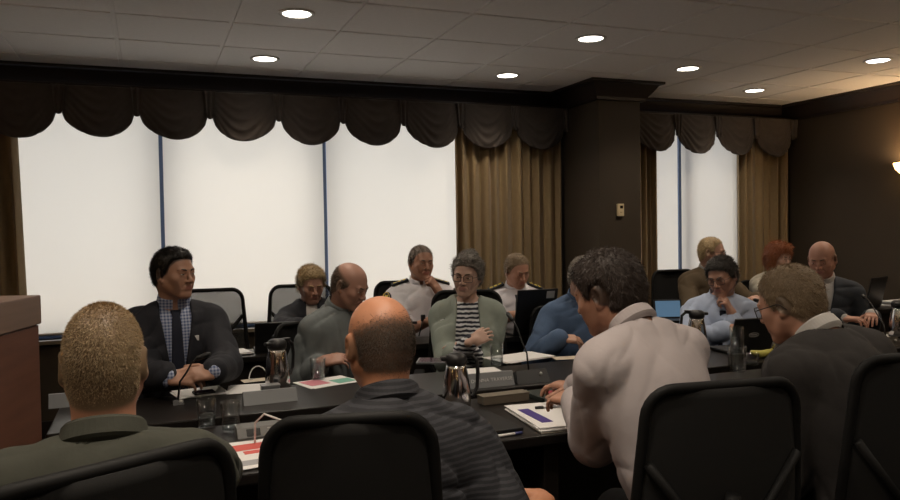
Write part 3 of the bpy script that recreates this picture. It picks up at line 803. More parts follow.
# ---------------------------------------------------------------- tables
M_top = mat('table_top', (.013, .011, .010), .34, vary=.25, vscale=5, stretch=(1, 9, 9), spec=.3)
M_panel = mat('table_panel', (.016, .012, .010), .5, vary=.3, vscale=5, stretch=(1, 9, 9))
M_black = mat('black_plastic', (.012, .012, .013), .42)
M_blackm = mat('black_metal', (.02, .02, .021), .35, .6)
TZ = .74
def table(x0, x1, y0, y1, label, panel_y, legs):
    root = empty('conference_table', ((x0 + x1) / 2, (y0 + y1) / 2, 0)); tag(root, label, 'table', 'long dark conference tables'); w, d = (x1 - x0) / 2, (y1 - y0) / 2
    b = MB(); b.box((0, 0, TZ - .0188), (w, d, .018), bev=.006); b.build('tabletop', M_top, root)
    b = MB(); b.box((0, panel_y, .40), (w - .06, .010, .30), bev=.003); b.build('front_panel', M_panel, root)
    for lx in legs:
        b = MB(); b.box((lx - (x0 + x1) / 2, 0, .361), (.03, d - .06, .361), bev=.006); b.build('leg', M_panel, root)
table(-.36, 4.3, 2.30, 2.93, 'long dark table nearest the camera, in front of the men seen from behind', .27, (-.25, 1.3, 2.75, 4.2))
table(-.36, 5.25, 3.06, 3.56, 'long dark table in the middle, where the man in the navy suit rests his hands', -.25, (-.25, 1.40, 2.88, 4.95))
table(-.30, 6.10, 4.48, 4.78, 'long dark desk at the back, below the windows, where the officers sit', -.10, (-.2, 1.37, 3.3, 5.5))

# ---------------------------------------------------------------- wooden cabinet at the left edge
M_wood = mat('cherry_wood', (.17, .075, .048), .45, vary=.25, vscale=4, stretch=(1, 1, 9), bump=.05, bscale=60)
M_wood2 = mat('cherry_wood_light', (.26, .175, .135), .45, vary=.2, vscale=4, stretch=(1, 1, 9))
cab = empty('wooden_cabinet', (-.375, 3.10, 0), R(-16)); tag(cab, 'reddish brown wooden cabinet at the left edge of the tables', 'cabinet')
b = MB(); b.box((-.45, -.40, .565), (.45, .40, .565), bev=.004); b.build('carcass', M_wood, cab)
b = MB(); b.box((-.45, -.405, 1.185), (.458, .412, .052), bev=.005); b.build('top', M_wood2, cab)
b = MB(); b.box((-.45, -.40, .03), (.455, .405, .03), bev=.004); b.build('plinth', M_wood, cab)

# ---------------------------------------------------------------- office chairs
M_mesh = mesh_mat('chair_mesh', (.03, .029, .027), .55)
M_mesh_solid = mat('chair_back_cloth', (.006, .006, .006), .9, bump=.3, bscale=500, bdist=.001)
M_cframe = mat('chair_frame', (.007, .007, .007), .6, spec=.2)
M_seat = mat('chair_seat_cloth', (.010, .010, .011), .9, bump=.3, bscale=400, bdist=.001)
def make_chair(w=.235, ztop=1.06, netting=True):
    root = empty('office_chair')
    b = MB(); b.box((0, .03, .390), (.235, .235, .035), bev=.03); b.build('seat', M_seat, root)
    b = MB(); b.tube([(0, 0, .10), (0, 0, .26)], .032, 16); b.tube([(0, 0, .24), (0, 0, .355)], .020, 14); b.box((0, 0, .350), (.09, .11, .012), bev=.008); b.build('gas_column', M_blackm, root)
    b = MB()
    for k in range(5):
        a = R(72 * k + 18); b.tube([(0, 0, .115), (.16 * math.cos(a), .16 * math.sin(a), .10), (.30 * math.cos(a), .30 * math.sin(a), .072)], [.030, .026, .018], 10)
    base = b.build('star_base', M_cframe, root)
    for k in range(5):
        a = R(72 * k + 18); c = Vector((.30 * math.cos(a), .30 * math.sin(a), .030)); t = Vector((-math.sin(a), math.cos(a), 0))
        b = MB(); b.tube([c - t * .022, c - t * .006], .029, 16); b.tube([c + t * .006, c + t * .022], .029, 16); b.tube([c + Vector((0, 0, .0)), c + Vector((0, 0, .05))], .008, 8); b.build('caster', M_cframe, base)
    # curved back: a rounded frame bowed backwards, tilted, with netting
    hh = (ztop - .56) / 2
    def bow(x, z): return (x * (1.06 - .16 * (z - .56) / (2 * hh)), -.265 - .10 * (z - .56) + .035 * (x / w) ** 2 - .02 * math.cos((z - .56 - hh) / hh * 1.3) + .02, z)
    b = MB(); b.tube([bow(x, .56 + hh + z) for x, z in rrect(w, hh, .07, 6)], .0135, 10, True); fr = b.build('back_frame', M_cframe, root)
    b = MB()
    def fn(u, v):
        z = (v * 2 - 1) * (hh - .004); e = max(0, abs(z) - (hh - .07)); ww = w - .004 - (.07 - math.sqrt(max(.07 ** 2 - e * e, 0)))
        return bow((u * 2 - 1) * ww, .56 + hh + z)
    b.sheet(fn, 16, 20, (0, .004, 0)); b.build('backrest', M_mesh if netting else M_mesh_solid, root)
    b = MB(); b.tube([(0, -.06, .35), (0, -.20, .36), (0, -.275, .46), (0, -.285, .62), (0, -.31, .80)], [.028, .028, .026, .024, .018], 10)
    for sx in (-1, 1): b.tube([(0, -.285, .64), (sx * .10, -.285, .74), (sx * (w - .02), -.275, .88)], .012, 8)
    b.build('back_support', M_cframe, root)
    for sx in (-1, 1):
        b = MB(); b.tube([(sx * .20, .0, .37), (sx * .275, .0, .375), (sx * .288, .0, .46), (sx * .288, .0, .595)], [.018, .02, .02, .022], 10)
        b.box((sx * .288, .035, .608), (.032, .125, .013), bev=.012); b.build('armrest', M_cframe, root)
    return root
KINDS = {'net': dict(netting=True), 'solid': dict(w=.225, netting=False), 'low': dict(w=.21, ztop=.93, netting=False), 'tall': dict(w=.225, ztop=1.095, netting=False), 'slim': dict(w=.175, ztop=1.09, netting=False)}
first = {}
def seat_chair(pos, ang, label, kind='net'):
    """the first chair of a kind is built, the others are copies with copied parts"""
    if kind in first: c = copy_tree(first[kind])
    else: c = first[kind] = make_chair(**KINDS[kind])
    c.location = (pos[0], pos[1], 0); c.rotation_euler = (0, 0, R(ang))
    return tag(c, label, 'chair', 'black swivel office chairs')

# ---------------------------------------------------------------- people
line = lambda y, up_=0.0: np.interp(y, [-.1, -.05, -.025, .02, .032, .042, .06, .08, .1], [-.088, -.075, -.045, -.008, .0, .03 + up_, .055 + up_, .068 + up_, .07 + up_])
def H(px, py, d): p = at_d(px, py, d); return (p.x, p.y, p.z)
M_lens = glass_mat('spectacle_lens', gl=.05)
M_gl = mat('spectacle_frame', (.015, .012, .012), .3)
M_trs = cloth('dark_trousers', (.014, .014, .016)); M_shoe = mat('black_leather', (.01, .009, .009), .3)
def legs_wear(P, m=None): P.trousers(m or M_trs); P.shoes(M_shoe)
def chair_of(P, label, kind='net', back=0.0, ang=None, dx=0.0):
    o = P.org + P.Rz @ A3((dx, -back, 0)); return seat_chair(o, P.ang if ang is None else ang, label, kind)
BARE = dict(cap=False, length=.010, n=12000, wid=.0005, lift=.4)
def jacket_v(z0, wtop, z1=-.02, soft=.0):
    def V(tx, ty, tz, D):
        w = np.interp(tz, [z0, z1], [0.0, wtop]); lap = np.clip(1 - np.abs(np.abs(tx) - w - .03) / .028, 0, 1) * (ty > .02) * (tz > z0) * (tz < .0)
        D = D - .004 * np.minimum(lap * 3, 1)
        return np.maximum(D, np.where((ty > .0) & (tz > z0), w - np.abs(tx), -1))
    return V
def tie(P, m, off, z0=-.45, top=.010):
    return P.patch('tie', m, off, lambda tx, ty, tz: np.maximum(np.maximum(np.abs(tx) - np.interp(tz, [z0, top - .05, top - .03, top], [.040, .020, .017, .024]), .03 - ty), np.maximum(tz - top, z0 - tz)), h=.0045)

FR = lambda top: (lambda x, y, z: np.maximum(line(y) - z, z - (top - .30 * (y + .1))))      # fringe of hair below a bald crown
# --- man 1: olive shirt, seen from behind at the left
M_olive = cloth('olive_cloth', (.040, .042, .031)); M_blondgrey = mat('sandy_grey_hair', (.36, .26, .145), .55, vary=.35, vscale=220)
P = Person(H(104, 362, 1.50), 0, lean=6, hyaw=-2, hpitch=4, w=1.02, g=1.05, shw=.172, sh_drop=-.028, skin=(.44, .22, .14), headkw=dict(w=.89))
P.arm(1, (P.org[0] + .22, 2.36, .80), (.6, -.3, -.9), (-.3, 1, 0), (0, 0, -1)); P.arm(-1, (P.org[0] - .26, 2.36, .80), (-.8, -.3, -.7), (.3, 1, 0), (0, 0, -1))
P.make('man seen from behind at the left in an olive shirt with short sandy grey hair', hf=.0036, stub=lambda x, y, z: 1.2 * np.clip((z - line(y) + .004) / .012, 0, 1) * (y < .09), stub_col=(.20, .135, .08))
P.hair(M_blondgrey, lambda x, y, z: line(y, .01) - z, **{**BARE, 'n': 30000, 'length': .0075, 'wid': .00042}, flow=(0, -.3, -.8), clear=.036)
P.wear('shirt', M_olive, .016, .97, h=.006, amp=.008, seed=4, neck=.068, wl=.11); P.collar(M_olive, .066, .032); legs_wear(P)
chair_of(P, 'black office chair under the man in the olive shirt', 'tall', .0, ang=27, dx=-.10)

# --- man 2: balding, dark striped short-sleeved shirt
M_plaid = stripe_mat('dark_striped_cloth', (.010, .011, .015), (.030, .031, .039), 'Z', 24, 1.0, 3, .6); M_grey_hair = mat('dark_grey_hair', (.085, .060, .042), .6, vary=.4, vscale=220)
P = Person(H(380, 343, 1.92), 0, lean=9, hyaw=2, hpitch=12, w=1.06, g=1.15, belly=.02, shw=.185, skin=(.50, .225, .125), headkw=dict(w=1.0, fat=.004))
P.arm(1, at_d(540, 500, 2.08), (.25, -.5, -.8), (-.1, 1, -.1), (-.6, 0, -1)); P.arm(-1, (P.org[0] - .10, P.org[1] + .34, .665), (-.6, -.2, -.6), (.5, 1, 0), (0, 0, -1))
P.make('balding man seen from behind in a dark striped short-sleeved shirt', hf=.0036, stub=lambda x, y, z: .8 * np.clip((z - line(y)) / .01, 0, 1) * np.clip((.062 - .42 * (y + .1) - z) / .035, 0, 1), stub_col=(.13, .075, .045))
P.hair(M_grey_hair, lambda x, y, z: np.maximum(line(y) - z, (z - (.046 - .42 * (y + .1))) * .5), **{**BARE, 'n': 17000, 'length': .008, 'wid': .00042, 'jit': .008}, flow=(0, -.3, -.9), clear=.034)
P.wear('shirt', M_plaid, .021, 0.10, h=.006, amp=.010, seed=9, neck=.070, wl=.11, loose=.012); P.collar(M_plaid, .070, .036); legs_wear(P)
chair_of(P, 'black office chair under the balding man in the dark striped shirt', 'slim', .0, ang=-14, dx=-.115)

# --- man 3: pale dress shirt, leaning over the table
M_pale = cloth('pale_shirt_cloth', (.42, .375, .38), vary=.04); M_brown = mat('dark_brown_hair', (.026, .015, .010), .6, vary=.4, vscale=160)
P = Person(H(608, 292, 2.25), 12, lean=22, side=-1, hyaw=14, hpitch=18, hroll=-4, w=.98, g=.98, shw=.166, skin=(.46, .24, .16), nlean=42, nlen=.150, hip_z=.59, headkw=dict(w=.97))
P.arm(-1, at_d(577, 400, 2.50), (-.1, -.5, -1), (-.3, 1, -.05), (.2, .1, -1), shoulder=(0, .01, -.01)); P.arm(1, (P.org[0] + .22, 2.62, .82), (.6, -.3, -.8), (-.7, 1, 0), (0, 0, -1))
P.make('dark-haired man seen from behind in a pale shirt leaning over the table', hf=.0038, stub=lambda x, y, z: np.clip((z - line(y) + .002) / .010, 0, 1), stub_col=(.06, .035, .025))
P.hair(M_brown, lambda x, y, z: line(y) - z, .010, .0025, seed=8, n=14000, length=.015, wid=.0006, lift=.16, clear=.033, flow=(.3, .2, -.8), bulge=lambda x, y, z: .006 * np.exp(-((y - .06) ** 2 + (z - .09) ** 2) / .0025))
P.eyes(brow=M_brown); P.wear('shirt', M_pale, .015, .95, h=.006, amp=.0048, seed=12, neck=.056, wl=.12, loose=.012); P.collar(M_pale, .060, .030, drop=.016); legs_wear(P)
P3 = P
c = at_d(712, 470, 1.86); seat_chair((c.x + .075, c.y + .27), -8, 'black office chair behind the man in the pale dress shirt', 'solid')

# --- man 4: dark suit and glasses at the right
M_char = cloth('charcoal_suit', (.020, .017, .016), vary=.08); M_ash = mat('ash_blond_hair', (.22, .155, .09), .55, vary=.4, vscale=160); M_white = cloth('white_shirt_cloth', (.52, .50, .48), vary=.03)
P = Person(H(790, 303, 2.47), 4, lean=18, side=-4, hyaw=12, hpitch=20, hroll=-3, w=1.02, g=1.06, shw=.178, skin=(.48, .25, .17), nlean=44, nlen=.155, hip_z=.58, headkw=dict(w=.90))
P.arm(-1, (P.org[0] - .10, P.org[1] + .36, .68), (-.3, -.4, -.6), (.5, 1, 0), (0, 0, -1)); P.arm(1, (P.org[0] + .12, P.org[1] + .36, .68), (.3, -.4, -.6), (-.5, 1, 0), (0, 0, -1))
P.make('ash blond man in glasses and a charcoal suit, seen from behind at the right', hf=.0038, stub=lambda x, y, z: np.clip((z - line(y) + .002) / .010, 0, 1), stub_col=(.17, .12, .08))
P.hair(M_ash, lambda x, y, z: line(y) - z, .006, .002, seed=5, n=14000, length=.014, wid=.0006, lift=.18, flow=(.3, -.2, -.8))
P.eyes(brow=M_ash); P.glasses(M_gl, M_lens); P.wear('shirt', M_white, .008, .96, neck=.056); P.collar(M_white, .061, .036, drop=.014)
P.wear('suit_jacket', M_char, .022, .90, h=.006, amp=.006, seed=3, neck=.070, region=jacket_v(-.42, .07), wl=.13); legs_wear(P)
P4 = P
c = at_d(915, 470, 2.02); seat_chair((c.x + .085, c.y + .27), -10, 'black office chair under the man in the charcoal suit at the right', 'tall')

# --- man 5: young man in a navy suit, hands folded on the table
M_navy = cloth('navy_suit', (.009, .010, .016), vary=.08); M_check = stripe_mat('blue_checked_cloth', (.42, .47, .60), (.07, .10, .22), 'X', 22, 0, 1, .5, cross='Z', bump=.05); M_tie = cloth('dark_blue_tie', (.010, .013, .028)); M_blk_hair = mat('black_hair', (.010, .008, .007), .42, vary=.4, vscale=160)
P = Person(H(174, 273, 3.62), 184, lean=2, hyaw=38, hpitch=3, w=1.0, g=1.0, shw=.176, skin=(.42, .23, .155))
h1 = at_z(192, 377, .842)
P.arm(1, h1 + Vector((-.085, .02, 0)), (-.45, .9, -.35), (.95, -.28, -.05), (.25, .55, -.75), curl=(28, 34, 22)); P.arm(-1, h1 + Vector((.085, .02, .01)), (.45, .9, -.35), (-.95, -.30, .0), (-.2, .6, -.75), curl=(30, 36, 22))
P.make('young dark-haired man in a navy suit and tie with hands folded on the table', stub=lambda x, y, z: .9 * np.clip((z - line(y) + .002) / .010, 0, 1), stub_col=(.04, .03, .025))
P.hair(M_blk_hair, lambda x, y, z: np.interp(y, [-.1, -.05, -.025, .02, .03, .04, .055, .08, .1], [-.075, -.06, -.03, .0, .02, .045, .068, .076, .078]) - z, .007, .002, seed=2, n=9000, length=.011, wid=.0007, lift=.35, flow=(.2, .5, .3), bulge=lambda x, y, z: .010 * np.exp(-((y - .07) ** 2 + (z - .105) ** 2) / .0018))
P.eyes((.04, .025, .015), .9, M_blk_hair); P.wear('shirt', M_check, .010, .97, neck=.064); P.collar(M_check, .064, .044); tie(P, M_tie, .018); P.cuff(1, M_check); P.cuff(-1, M_check)
J = P.wear('suit_jacket', M_navy, .023, .89, h=.006, amp=.009, seed=6, neck=.072, region=jacket_v(-.45, .070), wl=.13); legs_wear(P)
q = P.surface(P.N - P.dirL * .12 + P.TT[:, 0] * -.085 + P.TT[:, 1] * .4, -P.TT[:, 1], .025, .89)
b = MB(); b.box((0, 0, 0), (.010, .007, .012), M=Matrix.Translation(q), bev=.002); b.build('lapel_pin', mat('pin_white', (.8, .8, .8), .3), J)
chair_of(P, 'black office chair under the young man in the navy suit', 'low')

# --- man 6: bald man in a grey-green shirt looking down
M_sage = cloth('grey_green_shirt', (.155, .175, .178)); M_gingery = mat('short_brown_hair', (.10, .065, .04), .6, vary=.3, vscale=200)
P = Person(H(350, 285, 4.10), 212, lean=11, hyaw=10, hpitch=24, w=1.02, g=1.1, belly=.015, shw=.178, skin=(.46, .25, .185), headkw=dict(w=1.0), nlean=28)
P.arm(1, at_d(325, 361, 3.92), (-.5, .6, -.7), (.9, -.2, .10), (.1, .5, -.9), curl=(22, 28, 16), spread=1.3); P.arm(-1, at_d(392, 370, 3.90), (.4, .6, -.7), (-.9, -.2, -.1), (0, .3, -1))
P.make('balding man in a grey-green shirt bowed over the table beside a steel carafe', stub=lambda x, y, z: .85 * np.clip((z - line(y)) / .01, 0, 1) * np.clip((.055 - .45 * y - z) / .02, 0, 1) * (y < .04), stub_col=(.12, .08, .055))
P.hair(M_gingery, lambda x, y, z: np.maximum(np.maximum(line(y) - z, z - (.040 - .45 * (y + .02))), y - .03), **{**BARE, 'n': 5000, 'length': .009, 'wid': .0007}, flow=(0, -.4, -.8))
P.eyes(open_=.5, brow=M_gingery); P.wear('shirt', M_sage, .016, .80, h=.007, amp=.008, seed=7, neck=.068, wl=.12, loose=.010); P.collar(M_sage, .068, .042); legs_wear(P)
chair_of(P, 'black office chair under the balding man in the grey-green shirt', 'low', back=-.06)

# --- woman 7: sage cardigan, striped top, arms crossed
M_cardi = cloth('sage_cardigan', (.25, .285, .25), .95, vary=.1); M_stripes = stripe_mat('navy_white_stripes', (.016, .018, .032), (.62, .63, .66), 'Z', 13, 2.2, 2.2, .52); M_salt = mat('salt_and_pepper_hair', (.29, .265, .24), .5, vary=.8, vscale=70)
P = Person(H(467, 275, 4.42), 158, lean=4, hyaw=-16, hpitch=7, hroll=-5, w=.94, g=1.0, shw=.158, female=True, skin=(.50, .32, .25), headkw=dict(w=.96, jaw=.9, nose=.9))
P.arm(1, at_d(473, 341, 4.11), (-.3, .3, -1), (.92, .12, .28), (.25, .85, -.45), curl=(14, 18, 12), tspread=.25, thumb=.1); P.arm(-1, at_d(466, 347, 4.21), (.3, .2, -1), (-.9, .35, -.2), (.1, .8, -.5), curl=(20, 25, 15), tspread=.3)
P.make('grey-haired woman in glasses, sage cardigan and striped top with crossed arms', lips=(.40, .19, .17), stub=lambda x, y, z: np.clip((z - line(y) - .004) / .012, 0, 1), stub_col=(.20, .18, .16))
hair7 = [E((.005, -.060, .112), (.036, .034, .026), k=.02), E((-.010, .040, .104), (.052, .034, .018), k=.02), E((-.066, .0, .045), (.016, .036, .040), k=.02), E((.066, .0, .045), (.016, .036, .040), k=.02)]
P.hair(M_salt, lambda x, y, z: np.interp(y, [-.1, -.03, .0, .02, .035, .05, .07, .09], [-.080, -.06, -.030, -.01, .02, .045, .066, .074]) - z, .009, .006, hair7, .0042, 6, .014, ears=False, n=9000, length=.022, wid=.0011, lift=.20, flow=(-.7, .15, .1))
P.eyes(open_=.8, brow=M_gingery); P.glasses(M_gl, M_lens, (.025, .019, .009))
P.wear('striped_top', M_stripes, .012, .92, neck=.082, h=.007, amp=.004, seed=11, label='navy top with white wavy stripes')
def cardv(tx, ty, tz, D): return np.maximum(D, np.where(ty > -.02, np.interp(tz, [-.5, -.15, .0], [.085, .072, .060]) - np.abs(tx), -1))
P.wear('cardigan', M_cardi, .024, .30, h=.007, amp=.008, seed=13, neck=.076, region=cardv, wl=.12, loose=.012)
b = MB(); b.tube([P.N + P.ndir * (.026 + (.5 - .5 * math.cos(a)) * -.075) + P.TT[:, 0] * math.sin(a) * .070 - P.TT[:, 1] * math.cos(a) * (.07 if math.cos(a) > 0 else .105) for a in [2 * PI * k / 40 for k in range(40)]], .0035, 6, True); b.build('necklace', mat('silver', (.6, .58, .55), .3, .8), P.body)
legs_wear(P); chair_of(P, 'black office chair behind the grey-haired woman in the cardigan', 'solid', back=-.06)

# --- man 8: blue shirt, half hidden
M_denim = cloth('blue_shirt', (.075, .125, .225)); M_grey = mat('grey_hair', (.20, .17, .14), .55, vary=.4, vscale=160)
P = Person(H(585, 277, 4.55), 170, lean=12, hyaw=22, hpitch=20, w=1.04, g=1.12, belly=.02, shw=.182, skin=(.48, .28, .20), nlean=26)
P.arm(1, at_d(560, 338, 4.30), (-.4, .5, -.8), (.9, -.3, -.1), (0, .4, -1)); P.arm(-1, at_d(612, 341, 4.28), (.3, .5, -.8), (-.9, -.3, 0), (0, .3, -1))
P.make('grey-haired man in a blue shirt half hidden behind the man in the pale shirt', stub=lambda x, y, z: .8 * np.clip((z - line(y)) / .01, 0, 1) * (z < .09), stub_col=(.25, .20, .16))
P.hair(M_grey, lambda x, y, z: np.maximum(line(y, .02) - z, .01 + (y - .05)), .003, .0015, seed=4, n=6000, length=.014, wid=.0008)
P.eyes(open_=.6, brow=M_grey); P.wear('shirt', M_denim, .016, .95, h=.007, amp=.0055, seed=17, neck=.070, wl=.12, loose=.012); P.collar(M_denim, .070, .042); P.watch(1, M_black, .93, .041); legs_wear(P)
chair_of(P, 'black office chair under the grey-haired man in the blue shirt', 'low')

# --- man 9: pale blue shirt, hand at his chin
M_pblue = cloth('pale_blue_shirt', (.40, .47, .62), vary=.05); M_dgrey = mat('dark_hair_greying', (.040, .035, .031), .5, vary=.5, vscale=160)
P = Person(H(722, 276, 4.80), 142, lean=8, hyaw=-28, hpitch=18, hroll=6, w=1.04, g=1.08, shw=.182, skin=(.45, .245, .175), nlean=22)
cp = P.org + P.Rz @ (P.hc + P.hR @ A3((-.012, .105, -.115)))
P.arm(-1, Vector(cp) + Vector((.050, -.035, -.085)), (.6, .1, -1), (-.45, .1, .85), (-.55, .75, -.1), curl=(55, 60, 30), thumb=.5); P.arm(1, (P.org[0] - .22, 3.60, .83), (-.7, .6, -.6), (.9, -.5, 0), (0, .2, -1))
P.make('man in a pale blue shirt and glasses resting his chin on his hand', stub=lambda x, y, z: .9 * np.clip((z - line(y) + .002) / .010, 0, 1), stub_col=(.06, .05, .045))
P.hair(M_dgrey, lambda x, y, z: line(y, .006) - z, .009, .0025, seed=15, n=8000, length=.022, wid=.0009, lift=.25, flow=(.6, .3, -.3), bulge=lambda x, y, z: .008 * np.exp(-((y - .07) ** 2 + (z - .10) ** 2) / .002))
P.eyes(open_=.5, brow=M_dgrey); P.glasses(M_gl, M_lens); P.wear('shirt', M_pblue, .016, .80, h=.007, amp=.008, seed=19, neck=.068, wl=.12, loose=.012); P.collar(M_pblue, .068, .042); P.watch(-1, M_black, .88, .040)
P.patch('tie', M_tie, .024, lambda tx, ty, tz: np.maximum(np.maximum(np.abs(tx) - np.interp(tz, [-.4, -.06], [.04, .02]), .03 - ty), np.maximum(tz + .02, -.42 - tz))); legs_wear(P)
chair_of(P, 'black office chair under the man in the pale blue shirt', 'low')

# --- man 10: bald man in a dark suit at the right
M_suit10 = cloth('slate_suit', (.024, .029, .038), vary=.08); M_purple = cloth('purple_tie', (.06, .03, .10))
P = Person(H(822, 259, 5.15), 130, lean=12, hyaw=-12, hpitch=16, hroll=3, w=1.06, g=1.08, shw=.184, skin=(.46, .235, .165), headkw=dict(w=1.02, fat=.004), nlean=22)
P.arm(-1, at_d(872, 315, 4.95), (.5, .9, -.2), (-.8, -.6, -.1), (0, .1, -1), curl=(18, 22, 12)); P.arm(1, (P.org[0] - .26, 3.60, .84), (-.5, .9, -.2), (.5, -.9, 0), (0, .2, -1))
P.make('bald man in a slate suit leaning forward in front of the right wall', stub=lambda x, y, z: .6 * np.clip((z - line(y)) / .01, 0, 1) * np.clip((.045 - .35 * y - z) / .02, 0, 1) * (y < .04), stub_col=(.14, .09, .06))
P.eyes(open_=.6, brow=M_gingery); P.wear('shirt', M_white, .010, .97, neck=.066); P.collar(M_white, .065, .042); tie(P, M_purple, .018); P.cuff(-1, M_white)
P.wear('suit_jacket', M_suit10, .023, .89, h=.007, amp=.006, seed=21, neck=.073, region=jacket_v(-.42, .072), wl=.13); legs_wear(P)
chair_of(P, 'black office chair under the bald man in the slate suit', 'low')

# --- man 11: blond man in a dark jacket in the back row
M_blond = mat('blond_hair', (.46, .34, .18), .5, vary=.35, vscale=120)
P = Person(H(311, 284, 5.15), 172, lean=5, hyaw=14, hpitch=18, w=.98, shw=.172, skin=(.45, .245, .18))
P.arm(1, (P.org[0] - .16, 4.68, .868), (-.5, .9, -.2), (.8, -.5, 0), (0, .2, -1)); P.arm(-1, (P.org[0] + .16, 4.68, .868), (.5, .9, -.2), (-.8, -.5, 0), (0, .2, -1))
P.make('blond man in a dark jacket in the back row looking down at a tablet', stub=lambda x, y, z: .9 * np.clip((z - line(y) + .002) / .010, 0, 1), stub_col=(.38, .27, .15))
P.hair(M_blond, lambda x, y, z: line(y, .008) - z, .009, .003, seed=25, n=7000, length=.024, wid=.001, lift=.3, flow=(-.5, .3, -.2), bulge=lambda x, y, z: .008 * np.exp(-((y - .06) ** 2 + (z - .10) ** 2) / .002))
P.eyes(open_=.5, brow=M_blond); P.wear('shirt', M_white, .010, .95, neck=.064); P.collar(M_white, .063, .038)
P.wear('jacket', M_navy, .023, .89, h=.008, amp=.006, seed=23, neck=.071, region=jacket_v(-.24, .036), wl=.13); legs_wear(P)
chair_of(P, 'black office chair under the blond man in the back row', 'net', dx=.05)

# --- officers 12 and 13
M_uni = cloth('uniform_shirt', (.74, .72, .76), vary=.03); M_epau = mat('black_epaulette', (.012, .012, .014), .6); M_gold = mat('gold_embroidery', (.66, .50, .06), .5)
def basis(a, b, c, o): return Matrix(((a[0], b[0], c[0], o[0]), (a[1], b[1], c[1], o[1]), (a[2], b[2], c[2], o[2]), (0, 0, 0, 1)))
def officer(P):
    P.wear('shirt', M_uni, .016, .06, h=.007, amp=.005, seed=31, neck=.066, wl=.12, loose=.014); P.collar(M_uni, .068, .044)
    for sd in (1, -1):
        up_ = P.dirL
        a = P.surface(P.N + P.TT[:, 0] * sd * .085 + up_ * .3, -up_, .016); b_ = P.surface(P.sh[sd] + P.TT[:, 0] * sd * .012 + up_ * .3, -up_, .016)
        d = unit(b_ - a); u_ = unit(up_ - d * (up_ @ d)); f = np.cross(u_, d); M = basis(d, f, u_, (a + b_) / 2 + u_ * .010)
        e = MB(); e.box((0, 0, 0), (.062, .031, .008), bev=.005, M=M); eo = e.build('epaulette', M_epau, P.body)
        g = MB()
        for k in range(3): g.prism([(.015 * math.cos(R(60 * j)) + (k - 1) * .034, .013 * math.sin(R(60 * j))) for j in range(6)], .007, .0105, M=M)
        g.build('rank_badge', M_gold, eo)
        ax = unit(P.el[sd] - P.sh[sd]); o_ = P.TT[:, 0] * sd + P.TT[:, 1] * 1.3; o_ = unit(o_ - ax * (o_ @ ax)); t = np.cross(o_, ax)
        c = P.surface(P.sh[sd] + (P.el[sd] - P.sh[sd]) * .10 + o_ * .3, -o_, .016, .06, .014) + o_ * .005; M = basis(t, -ax, o_, c)
        e = MB(); e.lathe([(.040, -.020), (.040, .002), (.037, .004), (0, .005)], 24, M=M @ Matrix.Diagonal((.95, 1.25, 1, 1))); po = e.build('shoulder_patch', M_epau, P.body)
        g = MB(); g.lathe([(.037, .0015), (.0375, .006), (.033, .006), (.033, .0015)], 24, M=M @ Matrix.Diagonal((.95, 1.25, 1, 1)), closed_prof=True)
        st = []
        for j in range(12): rr = .025 if j % 2 == 0 else .016; st.append((rr * math.sin(PI * j / 6), rr * 1.15 * math.cos(PI * j / 6)))
        g.prism(st, .002, .0075, M=M); g.box((0, -.033, .005), (.014, .006, .002), M=M); g.build('crest', M_gold, po)
    legs_wear(P)
P = Person(H(421, 262, 5.32), 166, lean=6, hyaw=20, hpitch=6, hroll=-3, w=1.06, g=1.1, shw=.188, skin=(.40, .205, .135), headkw=dict(fat=.003))
cp = Vector(P.org + P.Rz @ (P.hc + P.hR @ A3((-.015, .112, -.100))))
P.arm(-1, cp + Vector((.055, -.015, -.075)), (.6, -.2, -1), (-.6, -.05, .8), (-.55, .7, -.3), curl=(70, 75, 40), thumb=.5); P.arm(1, at_d(430, 321, 5.05), (-.5, .5, -.7), (1, -.1, 0), (0, .3, -1))
P.make('police officer in a white uniform shirt with his fist at his chin', stub=lambda x, y, z: .9 * np.clip((z - line(y, .012)) / .010, 0, 1), stub_col=(.13, .10, .08))
P.hair(M_grey, lambda x, y, z: line(y, .016) - z, **{**BARE, 'n': 6000, 'length': .010, 'wid': .0007}); P.eyes(open_=.8, brow=M_dgrey); officer(P)
fo_ = -P.TT[:, 1]
c = P.surface(P.N - P.dirL * .14 + P.TT[:, 0] * .02 + P.TT[:, 1] * .4, fo_, .016)
b = MB(); b.box((0, 0, 0), (.015, .012, .022), bev=.005, M=Matrix.Translation(c)); b.tube([c, c + A3((.015, 0.01, -.06)), c + A3((.03, 0, -.12))], .004, 6); b.build('lapel_microphone', M_black, P.body)
c = P.surface(P.N - P.dirL * .18 + P.TT[:, 0] * .085 + P.TT[:, 1] * .4, fo_, .016)
b = MB(); b.box((0, 0, 0), (.030, .005, .008), bev=.002, M=Matrix.Translation(c)); b.build('name_bar', M_epau, P.body)
chair_of(P, 'black office chair under the officer with his fist at his chin', 'solid', dx=.10)
P = Person(H(517, 270, 5.58), 162, lean=10, hyaw=24, hpitch=22, hroll=2, w=1.06, g=1.1, shw=.188, skin=(.45, .235, .16), nlean=26)
P.arm(1, (P.org[0] - .14, 4.68, .868), (-.5, .9, -.2), (.8, -.5, 0), (0, .2, -1)); P.arm(-1, (P.org[0] + .16, 4.68, .868), (.5, .9, -.2), (-.8, -.5, 0), (0, .2, -1))
P.make('police officer in a white uniform shirt and black tie looking down at a laptop', stub=lambda x, y, z: .9 * np.clip((z - line(y, .006)) / .010, 0, 1), stub_col=(.20, .14, .09))
P.hair(M_ash, lambda x, y, z: line(y, .010) - z, .002, .001, seed=35, n=6000, length=.014, wid=.0008); P.eyes(open_=.5, brow=M_ash); officer(P); tie(P, M_epau, .024)
chair_of(P, 'black office chair under the officer looking down at a laptop', 'low')

